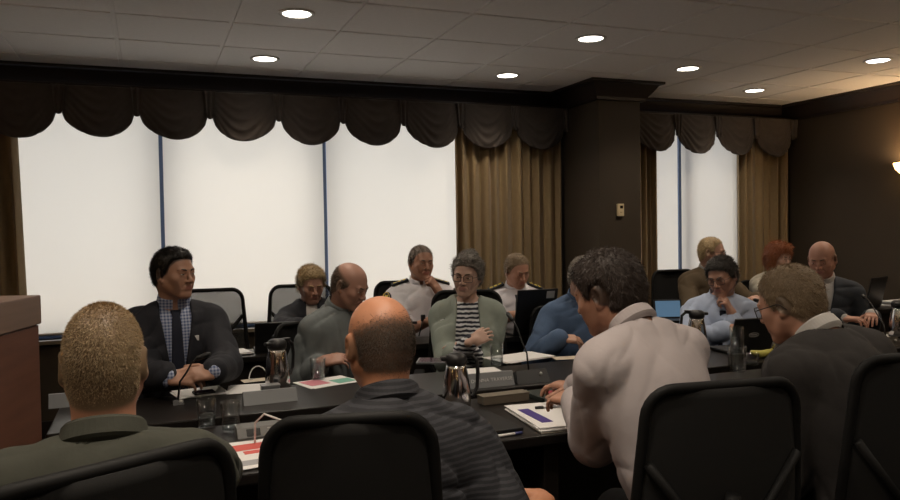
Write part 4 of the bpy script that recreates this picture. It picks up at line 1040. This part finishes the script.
# --- man 14: brown jacket, in profile; woman 15: red hair
M_brownj = cloth('brown_jacket', (.085, .058, .030))
P = Person(H(712, 252, 6.20), 176, lean=6, hyaw=40, hpitch=6, w=1.02, g=1.06, shw=.182, skin=(.45, .255, .185))
P.arm(1, (P.org[0] - .16, 4.68, .868), (-.5, .9, -.2), (.8, -.5, 0), (0, .2, -1)); P.arm(-1, (P.org[0] + .16, 4.68, .868), (.5, .9, -.2), (-.8, -.5, 0), (0, .2, -1))
P.make('fair-haired man in a brown jacket and glasses in front of the narrow window', stub=lambda x, y, z: .8 * np.clip((z - line(y, .01)) / .010, 0, 1), stub_col=(.30, .20, .12))
P.hair(M_blond, lambda x, y, z: line(y, .015) - z, .003, .0015, seed=41, n=5000, length=.016, wid=.0009); P.eyes(brow=M_ash); P.glasses(M_gl, M_lens, y=.106)
P.wear('shirt', M_white, .010, .95, neck=.064); P.collar(M_white, .063, .038)
P.wear('jacket', M_brownj, .024, .9, h=.008, amp=.007, seed=43, neck=.071, region=jacket_v(-.30, .055), wl=.13); legs_wear(P); chair_of(P, 'black office chair under the man in the brown jacket', 'solid', dx=.10)
M_red = mat('red_hair', (.30, .095, .03), .5, vary=.5, vscale=100); M_cream = cloth('cream_top', (.42, .38, .30))
P = Person(H(779, 257, 6.55), 160, lean=8, hyaw=22, hpitch=12, w=.92, shw=.158, female=True, skin=(.52, .32, .25), headkw=dict(w=.95, jaw=.88, nose=.88))
P.arm(1, (P.org[0] - .14, 4.68, .868), (-.5, .9, -.2), (.8, -.5, 0), (0, .2, -1)); P.arm(-1, (P.org[0] + .14, 4.68, .868), (.5, .9, -.2), (-.8, -.5, 0), (0, .2, -1))
P.make('red-haired woman in a cream top in the back row at the right', lips=(.45, .18, .16), stub=lambda x, y, z: np.clip((z - line(y) + .002) / .010, 0, 1), stub_col=(.25, .09, .04))
lock = [C((sx * .076, -.01, .02), (sx * .080, .0, -.080), .028, .018, k=.03) for sx in (-1, 1)] + [E((0, -.075, -.03), (.07, .035, .06), k=.03), E((0, .05, .098), (.062, .035, .022), k=.02)]
P.hair(M_red, lambda x, y, z: np.interp(y, [-.1, .0, .03, .05, .07, .09], [-.11, -.10, -.085, .015, .055, .062]) - z, .014, .006, lock, .0045, 7, .016, ears=False, edge=.006, n=9000, length=.035, wid=.0012, lift=.3, flow=(.2, .1, -.8))
P.eyes(open_=.7, brow=M_gingery); P.wear('top', M_cream, .016, .9, h=.008, amp=.006, seed=45, neck=.080); legs_wear(P); chair_of(P, 'black office chair under the red-haired woman', 'low')
# the chair nobody sits on
c = at_y(215, 320, 5.42); seat_chair((c.x - .05, 5.16), 176, 'empty black mesh office chair in front of the window blind', 'net')

# ---------------------------------------------------------------- wall fittings
M_amber = mat('sconce_glass', (.9, .7, .4), .4, emit=(1.0, .62, .22), estr=7.0); M_brass = mat('aged_brass', (.25, .17, .07), .35, .9)
def sconce(x, y, z, rz, label, power=SCONCE):
    root = empty('wall_sconce', (x, y, z), rz); tag(root, label, 'wall lamp', 'amber bowl wall lamps')
    b = MB(); b.box((0, .008, -.02), (.045, .008, .075), bev=.006); b.tube([(0, .01, -.06), (0, .06, -.085), (0, .10, -.075), (0, .10, -.05)], .009, 10); b.build('bracket', M_brass, root)
    b = MB(); b.lathe([(.018, -.055), (.060, -.040), (.092, -.005), (.108, .045), (.104, .047), (.088, .0), (.056, -.034), (.016, -.048)], 28, c=(0, .115, .0), closed_prof=True); b.build('lamp_shade', M_amber, root)
    b = MB(); b.lathe([(0, -.075), (.014, -.070), (.022, -.055), (.012, -.048)], 16, c=(0, .115, 0)); b.build('finial', M_brass, root)
    l = bpy.data.lights.new('sconce_bulb', 'POINT'); l.energy = power; l.color = (1, .70, .42); l.shadow_soft_size = .04
    o = bpy.data.objects.new('sconce_bulb', l); COL.objects.link(o); o.parent = root; o.location = (0, .115, .015)
p = at_x(907, 168, 6.03); sconce(WY, p.y, p.z, R(90), 'glowing amber wall lamp on the dark right wall', 13.0)
for x, y, rz in ((WY, 2.2, 90), (WY, -.4, 90), (-3.5, 3.4, -90), (-3.5, .6, -90), (-.6, -3.1, 0), (3.2, -3.1, 0)): sconce(x, y, p.z, R(rz), 'added unseen bowl wall lamp that brightens the ceiling')  # out-of-view lamps added to lift the ceiling brightness
tst = empty('thermostat', at_y(619.5, 210, 5.465), R(180)); tag(tst, 'small cream thermostat on the front of the column', 'thermostat')
b = MB(); b.box((0, .012, 0), (.030, .012, .052), bev=.004); b.build('housing', mat('cream_plastic', (.72, .58, .36), .5), tst)
b = MB(); b.box((-.004, .0245, .024), (.014, .0015, .012), bev=.001); b.build('display', mat('display_dark', (.02, .012, .01), .2), tst)
b = MB(); b.tube([(0, .020, -.018), (0, .027, -.018)], .010, 16); b.build('dial', mat('dial_cream', (.60, .47, .28), .5), tst)

# ---------------------------------------------------------------- things on the tables
M_chrome = mat('polished_steel', (.62, .61, .62), .12, 1.0); M_gls = glass_mat('drinking_glass', (.97, .98, .98), .20); M_water = glass_mat('water', (.90, .93, .95), .15)
M_paper = mat('white_paper', (.78, .77, .76), .7, vary=.03, vscale=60); M_greyp = mat('grey_plastic', (.16, .17, .18), .45); M_ink = mat('printed_grey', (.35, .35, .37), .7)
def carafe(p, rz, label):
    root = empty('carafe', p, rz); tag(root, label, 'carafe', 'steel vacuum carafes')
    b = MB(); b.lathe([(0, .004), (.050, .004), (.054, .012), (.056, .05), (.054, .09), (.048, .135), (.041, .170), (.037, .186), (.0, .187)], 36); b.build('body', M_chrome, root)
    b = MB(); b.lathe([(0, 0), (.053, 0), (.057, .004), (.057, .014), (.0, .015)], 32); b.build('foot_ring', M_black, root)
    b = MB(); b.lathe([(.0, .184), (.040, .184), (.043, .190), (.044, .205), (.040, .218), (.028, .226), (.0, .229)], 32); b.box((-.046, 0, .208), (.016, .016, .008), bev=.006); b.build('lid', M_black, root)
    b = MB(); b.tube([(.034, 0, .214), (.062, 0, .214), (.082, 0, .195), (.086, 0, .15), (.082, 0, .09), (.066, 0, .058), (.050, 0, .055)], [.010, .010, .010, .0095, .009, .009, .009], 10, flat=.8); b.build('handle', M_black, root)
    b = MB(); b.box((.048, 0, .222), (.020, .012, .005), bev=.004); b.build('thumb_lever', M_black, root)
    return root
carafe(at_z(278, 389, TZ), R(25), 'steel carafe between the young man in navy and the balding man in grey-green')
carafe(at_z(457, 411, TZ), R(-10), 'steel carafe in front of the grey-haired woman, on the nearer table')
carafe(at_z(697, 350, TZ), R(150), 'steel carafe in front of the man in the pale blue shirt')
carafe(at_z(899, 337, TZ), R(30), 'steel carafe at the right edge, in front of the right wall')
def tumbler(p, h, r, label, water=0.0, grp='clear drinking glasses'):
    root = empty('drinking_glass', p); tag(root, label, 'glass', grp)
    b = MB(); b.lathe([(0, 0), (r * .82, 0), (r * .86, .004), (r, h - .001), (r - .001, h), (r - .0025, h - .001), (r * .84 - .001, .009), (0, .008)], 32); b.build('glass_wall', M_gls, root)
    if water: b = MB(); b.lathe([(0, .0095), (r * .82, .0095), (r * (.84 + .13 * water) - .003, h * water), (0, h * water)], 28); b.build('water', M_water, root)
    return root
tumbler(at_z(207, 427, TZ), .105, .036, 'clear tumbler beside the shoulder of the man in the olive shirt', .5)
tumbler(at_z(231, 431, TZ), .105, .036, 'clear tumbler right of the one beside the olive shirt', .2)
tumbler(at_z(318, 379, TZ + .0035), .100, .038, 'clear tumbler right of the steel carafe by the grey-green shirt', .75)
tumbler(at_z(497, 366, TZ), .115, .036, 'clear tumbler in front of the crossed arms of the grey-haired woman', .35)
tumbler(at_z(737, 371, TZ), .120, .046, 'wide clear glass with a taller glass standing in it, left of the charcoal suit')
g = at_z(737, 371, TZ); tumbler((g.x, g.y, TZ + .0100), .205, .034, 'tall clear glass stacked inside a wide glass, left of the charcoal suit')
tumbler(at_z(752, 365, TZ), .060, .036, 'short clear glass between the stacked glasses and the banana', .4)

def sheets(p, rz, w, d, label, n=1, m=None, th=.0006, grp=None, cat='papers', name='paper_stack'):
    """a pad or a few loose sheets lying slightly askew"""
    root = empty(name, p, rz); tag(root, label, cat, grp); rg = random.Random(int(p[0] * 1000) + n)
    for k in range(n):
        b = MB(); M = Matrix.Translation((rg.uniform(-.01, .01) * (k > 0), rg.uniform(-.01, .01) * (k > 0), th * (2 * k + 1))) @ Matrix.Rotation(rg.uniform(-.12, .12) * (k > 0), 4, 'Z')
        b.box((0, 0, 0), (w / 2, d / 2, th * .9), M=M); b.build('sheet', m or M_paper, root)
    return root
def on(root, name, m, c, h, rz=0.0, bev=0.0):
    b = MB(); b.box((0, 0, 0), h, M=Matrix.Translation(c) @ Matrix.Rotation(rz, 4, 'Z'), bev=bev); return b.build(name, m, root)
s = sheets(at_z(199, 393, TZ), R(8), .21, .17, 'white pad in front of the folded hands of the young man in navy', 3, th=.001)
ph = empty('mobile_phone', at_z(204, 393, TZ + .0062), R(8)); tag(ph, 'small dark phone lying on the white pad by the folded hands', 'phone'); on(ph, 'case', M_black, (0, 0, .004), (.045, .032, .004), bev=.003); on(ph, 'screen', mat('phone_screen', (.06, .03, .05), .15), (0, 0, .0083), (.040, .028, .0004))
sheets(at_z(247, 389, TZ), R(-8), .17, .19, 'white sheets behind the grey name plates near the carafe', 3)
sheets(at_z(258, 380, TZ), R(6), .15, .08, 'cream envelope left of the carafe by the grey-green shirt', 1, mat('cream_paper', (.55, .48, .38), .7))
def wedge(name, p, rz, w, h, d, m, label, cat, grp=None):
    root = empty(name, p, rz); tag(root, label, cat, grp); b = MB()
    b.add([(-w, -d, 0), (w, -d, 0), (w, d, 0), (-w, d, 0), (-w, -.006, h), (w, -.006, h), (w, .006, h), (-w, .006, h)], [[3, 2, 1, 0], [4, 5, 6, 7], [0, 1, 5, 4], [1, 2, 6, 5], [2, 3, 7, 6], [3, 0, 4, 7]]); b.build('plate', m, root); return root
def lettering(root, text, size, M, m):
    """raised letters as a mesh of their own"""
    c = bpy.data.curves.new('lettering', 'FONT'); c.body = text; c.size = size; c.align_x = 'CENTER'; c.align_y = 'CENTER'; c.extrude = .0004; c.space_character = 1.1
    t = bpy.data.objects.new('lettering', c); COL.objects.link(t); dg = bpy.context.evaluated_depsgraph_get(); dg.update()
    me = bpy.data.meshes.new_from_object(t.evaluated_get(dg)); bpy.data.objects.remove(t); me.materials.clear(); me.materials.append(m)
    o = bpy.data.objects.new('lettering', me); COL.objects.link(o); o.parent = root; o.matrix_local = M; return o
M_plate = mat('grey_name_plate', (.20, .21, .22), .4)
npz = wedge('name_plate', at_z(489, 386, TZ), R(0), .115, .062, .030, M_plate, 'grey name plate with pale lettering in front of the grey-haired woman', 'name plate', 'grey name plates')
lettering(npz, 'DONNA TRAVERSE', .022, Matrix.Translation((.006, -.0194, .031)) @ Matrix.Rotation(R(68.8), 4, 'X'), mat('plate_letters', (.62, .62, .62), .5))
wedge('name_plate', at_z(270, 402, TZ), R(2), .110, .052, .030, M_plate, 'blank grey name plate right of the white pad, near the carafe', 'name plate', 'grey name plates')
wedge('name_plate', at_z(76, 405, TZ), R(2), .100, .055, .030, M_plate, 'grey name plate between the wooden cabinet and the sandy-haired head', 'name plate', 'grey name plates')
bx = empty('desk_box', at_z(281, 396, TZ), R(2)); tag(bx, 'small grey box standing behind the blank grey name plate', 'box'); on(bx, 'body', M_greyp, (-.04, .03, .022), (.038, .025, .022), bev=.004); on(bx, 'lid', mat('grey_lid', (.23, .24, .25), .4), (-.04, .03, .047), (.040, .027, .003), bev=.002)
# brochures
br = sheets(at_z(328, 382, TZ), R(20), .26, .19, 'pink, white and green printed leaflet in front of the grey-green shirt', 2, grp=None, cat='leaflet', name='leaflet')
M_pink = mat('print_pink', (.62, .22, .27), .6); M_green = mat('print_green', (.16, .42, .33), .6)
on(br, 'printed_band', M_pink, (-.06, .02, .0028), (.05, .06, .0004)); on(br, 'printed_band', M_green, (.065, -.03, .0028), (.05, .045, .0004))
mg = sheets(at_z(262, 453, TZ), R(6), .22, .30, 'red and white magazine lying between the two nearest chairs', 4, cat='magazine', name='magazine')
M_redp = mat('print_red', (.62, .10, .08), .6)
on(mg, 'printed_band', M_redp, (0, .075, .0053), (.108, .035, .0004)); on(mg, 'printed_band', M_redp, (.02, .01, .0053), (.075, .018, .0004)); on(mg, 'printed_band', M_ink, (0, -.10, .0053), (.10, .025, .0004))
# power and data unit with cable
pw = empty('conference_unit', at_z(268, 433, TZ), R(3)); pw.scale = (.78, .7, .5); tag(pw, 'grey desk console with a black screen and keypad behind the magazine', 'console')
b = MB(); b.add([(-.14, -.05, 0), (.14, -.05, 0), (.14, .05, 0), (-.14, .05, 0), (-.14, -.02, .062), (.14, -.02, .062), (.14, .05, .070), (-.14, .05, .070)], [[3, 2, 1, 0], [4, 5, 6, 7], [0, 1, 5, 4], [1, 2, 6, 5], [2, 3, 7, 6], [3, 0, 4, 7]]); b.build('housing', mat('console_grey', (.13, .13, .125), .5), pw)
MT = Matrix.Translation((0, -.0355, .031)) @ Matrix.Rotation(R(64), 4, 'X')
b = MB(); b.box((-.07, 0, 0), (.030, .024, .002), M=MT, bev=.001); b.build('screen', mat('console_screen', (.004, .004, .005), .2), pw)
for i in range(5):
    for j in range(3): b = MB(); b.box((.0 + i * .026, -.018 + j * .018, 0), (.008, .005, .003), M=MT, bev=.002); b.build('button', mat('console_button', (.30, .30, .29), .5), pw)
p0 = at_z(255, 443, TZ + .010); p1 = at_z(283, 424, TZ + .075)
b = MB(); b.tube([p0, p0 + Vector((.005, .03, .06)), p0.lerp(p1, .35) + Vector((0, 0, .075)), p1 + Vector((-.01, 0, .015)), p1 + Vector((.04, .01, -.01)), p1 + Vector((.07, .02, -.068))], .0035, 8); tag(b.build('white_cable', mat('white_cable', (.62, .61, .58), .5)), 'white cable looping over the grey desk console', 'cable')
b = MB(); q = at_z(262, 378, TZ); pts = [q + Vector((.03 * math.cos(a) - .01 * a, .035 * math.sin(a), .004 + .05 * max(0, math.sin(a)))) for a in [k * .45 for k in range(12)]]; b.tube(pts, .003, 8); tag(b.build('white_cable', mat('white_cable', (.62, .61, .58), .5)), 'white cable curled on the table left of the carafe', 'cable')
wb = empty('white_adapter', at_z(297, 438, TZ), R(4)); tag(wb, 'small white adapter beside the desk console', 'adapter'); on(wb, 'body', mat('white_plastic', (.6, .6, .57), .5), (0, 0, .025), (.020, .030, .025), bev=.005)
# in front of the pale shirt
nb = sheets((1.395, 2.495, TZ), R(-6), .26, .36, 'white notepad with a purple strip beside the pale shirt man', 6, th=.0014, cat='notepad', name='notepad')
on(nb, 'purple_strip', mat('print_purple', (.06, .035, .22), .6), (-.085, -.005, .0175), (.022, .105, .0005), R(4)); on(nb, 'cover', mat('cream_card', (.60, .56, .47), .7), (0, 0, -.0), (.134, .184, .0007))
pen = empty('pen', (1.425, 2.575, TZ + .0225), R(-9)); tag(pen, 'silver and black pen lying on the white notepad', 'pen', 'pens on the nearer table')
b = MB(); b.tube([(-.060, 0, 0), (.060, 0, 0)], .0048, 10); b.build('barrel', mat('pen_silver', (.55, .55, .58), .3, .6), pen)
for sx in (-1, 1): b = MB(); b.tube([(sx * .035, 0, 0), (sx * .068, 0, 0)], .0056, 10); b.build('grip', M_black, pen)
fo = empty('black_folder', (1.085, 2.53, TZ), R(2)); tag(fo, 'black folder lying beside the arm of the dark striped shirt', 'folder', 'folders on the nearer table'); on(fo, 'cover', M_black, (0, 0, .006), (.115, .150, .006), bev=.003); on(fo, 'pages', M_paper, (.003, .001, .006), (.110, .1485, .004))
pen2 = empty('pen', at_z(502, 437, TZ), R(4)); tag(pen2, 'pale pen at the table edge in front of the black folder', 'pen', 'pens on the nearer table')
b = MB(); b.tube([(-.07, 0, .005), (.055, 0, .005)], .0048, 10); b.build('barrel', M_paper, pen2); b = MB(); b.tube([(.050, 0, .005), (.078, 0, .005)], .0052, 10); b.build('cap', mat('pen_blue', (.05, .06, .18), .4), pen2)
fo = empty('dark_green_binder', (1.585, 2.815, TZ), R(4)); tag(fo, 'dark green binder behind the white notepad', 'binder', 'folders on the nearer table'); on(fo, 'cover', mat('dark_green', (.022, .030, .026), .4), (0, 0, .010), (.125, .085, .010), bev=.004); on(fo, 'pages', mat('page_edge', (.35, .37, .36), .7), (0, -.002, .010), (.118, .0845, .007)); on(fo, 'clip', mat('clip_green', (.08, .30, .20), .4), (.02, -.085, .010), (.018, .004, .008), bev=.002); on(fo, 'ring_stud', mat('silver', (.6, .58, .55), .3, .8), (-.112, .075, .0215), (.006, .004, .002))
rp = empty('red_booklet', at_z(572, 394, TZ + .0212), R(-14)); tag(rp, 'red booklet under the hand of the pale shirt man', 'booklet'); on(rp, 'cover', mat('red_card', (.30, .025, .03), .5), (0, 0, .003), (.095, .06, .003), bev=.002); on(rp, 'pages', M_paper, (.02, .0, .0073), (.062, .04, .0012), R(8))
lb = empty('beige_box', (1.335, 2.82, TZ), R(2)); tag(lb, 'low beige box on the nearer table between steel carafe and binder', 'box'); on(lb, 'body', mat('beige_board', (.14, .115, .085), .7), (0, 0, .016), (.105, .03, .016), bev=.003); on(lb, 'lid', mat('beige_lid', (.16, .135, .10), .7), (0, 0, .034), (.107, .032, .002), bev=.002)
# in front of the woman
sheets(at_z(520, 358, TZ), R(12), .34, .20, 'white papers fanned out in front of the grey-haired woman', 6)
sheets(at_z(480, 371, TZ), R(-6), .20, .14, 'white sheets left of the clear glass, behind the lettered name plate', 3)
sheets(at_z(566, 358, TZ), R(-12), .14, .10, 'cream sheet by the cuff of the blue shirt', 1, mat('cream_paper', (.55, .48, .38), .7))
def microphone(p, rz, label, tip, lb=(.055, .045, .028)):
    """gooseneck conference microphone: wedge base, bent stem, foam tip; tip in the base's own axes"""
    root = empty('desk_microphone', p, rz); tag(root, label, 'microphone', 'gooseneck desk microphones'); w, d, h = lb
    b = MB(); b.add([(-w, -d, 0), (w, -d, 0), (w, d, 0), (-w, d, 0), (-w * .9, -d * .4, h * 1.9), (w * .9, -d * .4, h * 1.9), (w * .9, d * .9, h), (-w * .9, d * .9, h)], [[3, 2, 1, 0], [4, 5, 6, 7], [0, 1, 5, 4], [1, 2, 6, 5], [2, 3, 7, 6], [3, 0, 4, 7]]); b.build('base', M_black, root)
    t = Vector(tip); a = Vector((0, 0, h * 1.3)); pts = [a, a + Vector((0, 0, .06)) + t * .1] + [a.lerp(t, k) + Vector((0, 0, .05 * math.sin(PI * k))) for k in (.4, .6, .8, .94)]
    b = MB(); b.tube(pts, .0042, 8); b.build('gooseneck', M_blackm, root)
    d_ = (t - pts[-2]).normalized(); b = MB(); b.tube([t - d_ * .02, t - d_ * .014, t + d_ * .03, t + d_ * .042], [.006, .011, .011, .005], 12); b.build('windshield', M_black, root)
    b = MB(); b.tube([(w * .5, -d * .62, h * 1.2), (w * .5, -d * .72, h * 1.3)], .008, 12); b.build('talk_button', mat('button_grey', (.35, .35, .34), .4), root); return root
microphone(at_z(529, 381, TZ), R(0), 'desk microphone right of the lettered name plate', tuple(at_d(511, 318, 3.66) - at_z(529, 381, TZ)), (.085, .055, .030))
microphone(at_z(178, 404, TZ), R(4), 'desk microphone by the folded hands of the young man in navy', (.095, -.01, .19), (.022, .022, .010))
microphone(at_z(886, 346, TZ), R(0), 'desk microphone at the right edge by the steel carafe', tuple(at_d(864, 297, 4.75) - at_z(886, 346, TZ)), (.07, .05, .028))
microphone(at_z(790, 343, TZ), R(0), 'desk microphone behind the glasses of the charcoal suit man', tuple(at_d(758, 301, 4.35) - at_z(790, 343, TZ)), (.06, .045, .028))
def laptop(p, rz, label, w=.165, d=.115, tilt=18, glow=None, hgt=None):
    """open laptop; its screen faces +Y in its own axes, hinge along X"""
    hgt = hgt or d * 1.0; root = empty('laptop', p, rz); tag(root, label, 'laptop', 'open laptops'); on(root, 'keyboard_base', M_black, (0, d, .009), (w, d, .009), bev=.005)
    MS = Matrix.Translation((0, -.002, .016)) @ Matrix.Rotation(R(tilt), 4, 'X')
    b = MB(); b.box((0, 0, hgt), (w, .006, hgt), M=MS, bev=.004); lid = b.build('lid', M_black, root)
    b = MB(); b.box((0, .0065, hgt), (w - .012, .0008, hgt - .012), M=MS); b.build('screen', mat('screen_glow', (.1, .2, .3), .3, emit=(.22, .42, .70), estr=.22) if glow else mat('screen_dim', (.02, .025, .03), .3, emit=(.3, .4, .5), estr=.10), lid)
    return root, lid, MS
r_, lid, MS = laptop(at_z(749, 353, TZ), R(-6), 'open black laptop with a small emblem in front of the pale blue shirt', .135, .098, 20)
lg = MB(); lg.tube([Vector((math.cos(a) * .030, -.0075, .098 + math.sin(a) * .012)) for a in [2 * PI * k / 24 for k in range(24)]], .0020, 6, True, M=MS); lg.box((0, -.007, .098), (.020, .001, .004), M=MS); lg.build('emblem', mat('emblem_grey', (.34, .34, .35), .4), lid)
q = at_y(533, 330, 4.50); r_, lid, MS = laptop((q.x, 4.50, TZ), R(2), 'open black laptop with a white sticker in front of the officer in the black tie', .15, .120, 14, hgt=.150)
lg = MB(); lg.box((.095, -.0072, .262), (.030, .001, .024), M=MS); lg.build('sticker', mat('sticker_grey', (.42, .42, .42), .6), lid)
p = at_z(270, 346, TZ); r_, lid, MS = laptop((p.x, 4.56, TZ), R(-4), 'dark tablet propped on its stand in front of the blond man', .125, .085, 12)
p = at_z(668, 320, TZ); laptop((p.x - .02, 4.70, TZ), R(160), 'laptop with a bluish lit screen behind the shoulder of the pale shirt man', .105, .072, 14, True)
p = at_z(855, 303, TZ); r_, lid, MS = laptop((p.x - .26, 4.56, TZ), R(20), 'open black laptop on the back desk by the right wall', .17, .125, 12)
p = at_z(432, 324, TZ); sheets((p.x, 4.62, TZ), R(4), .24, .16, 'white sheets in front of the officer with his fist at his chin', 3)
p = at_z(260, 343, TZ); sheets((p.x - .22, 4.62, TZ), R(14), .22, .17, 'white papers left of the dark tablet on the back desk', 5, th=.0015)
p = at_z(882, 303, TZ); root = sheets((p.x - .02, 4.62, TZ), R(8), .30, .20, 'crumpled white papers on the back desk by the right wall', 5, th=.004)
sheets(at_z(876, 336, TZ), R(-6), .20, .13, 'white sheets on the middle table below the right wall', 3)
sheets(at_z(893, 366, TZ), R(10), .22, .22, 'grey-white sheets on the nearest table at the right edge', 2)
# banana on the laptop's right
bn = empty('banana', at_z(762, 358, TZ), R(0)); tag(bn, 'yellow-green banana lying in front of the emblem laptop beside the short glass', 'banana')
b = MB(); b.tube([(.085 * math.sin(t), .02 * 0, .022 + .05 * (1 - math.cos(t)) * .9) for t in [(-1.0 + 2.0 * k / 12) for k in range(13)]], [.006, .011, .015, .018, .019, .0195, .0195, .019, .0185, .017, .013, .008, .005], 10); b.build('peel', mat('banana_peel', (.50, .46, .10), .5, vary=.2), bn)
b = MB(); b.tube([(.072, 0, .045), (.086, 0, .066)], [.006, .0045], 8); b.build('stalk', mat('banana_stalk', (.20, .17, .05), .6), bn)
tb = empty('tablet', at_z(436, 362, TZ), R(-25)); tag(tb, 'dark tablet in a cover lying left of the grey-haired woman', 'tablet'); on(tb, 'cover', M_greyp, (0, 0, .006), (.10, .075, .006), bev=.003); on(tb, 'screen', mat('phone_screen', (.06, .03, .05), .15), (0, 0, .0123), (.09, .066, .0004))
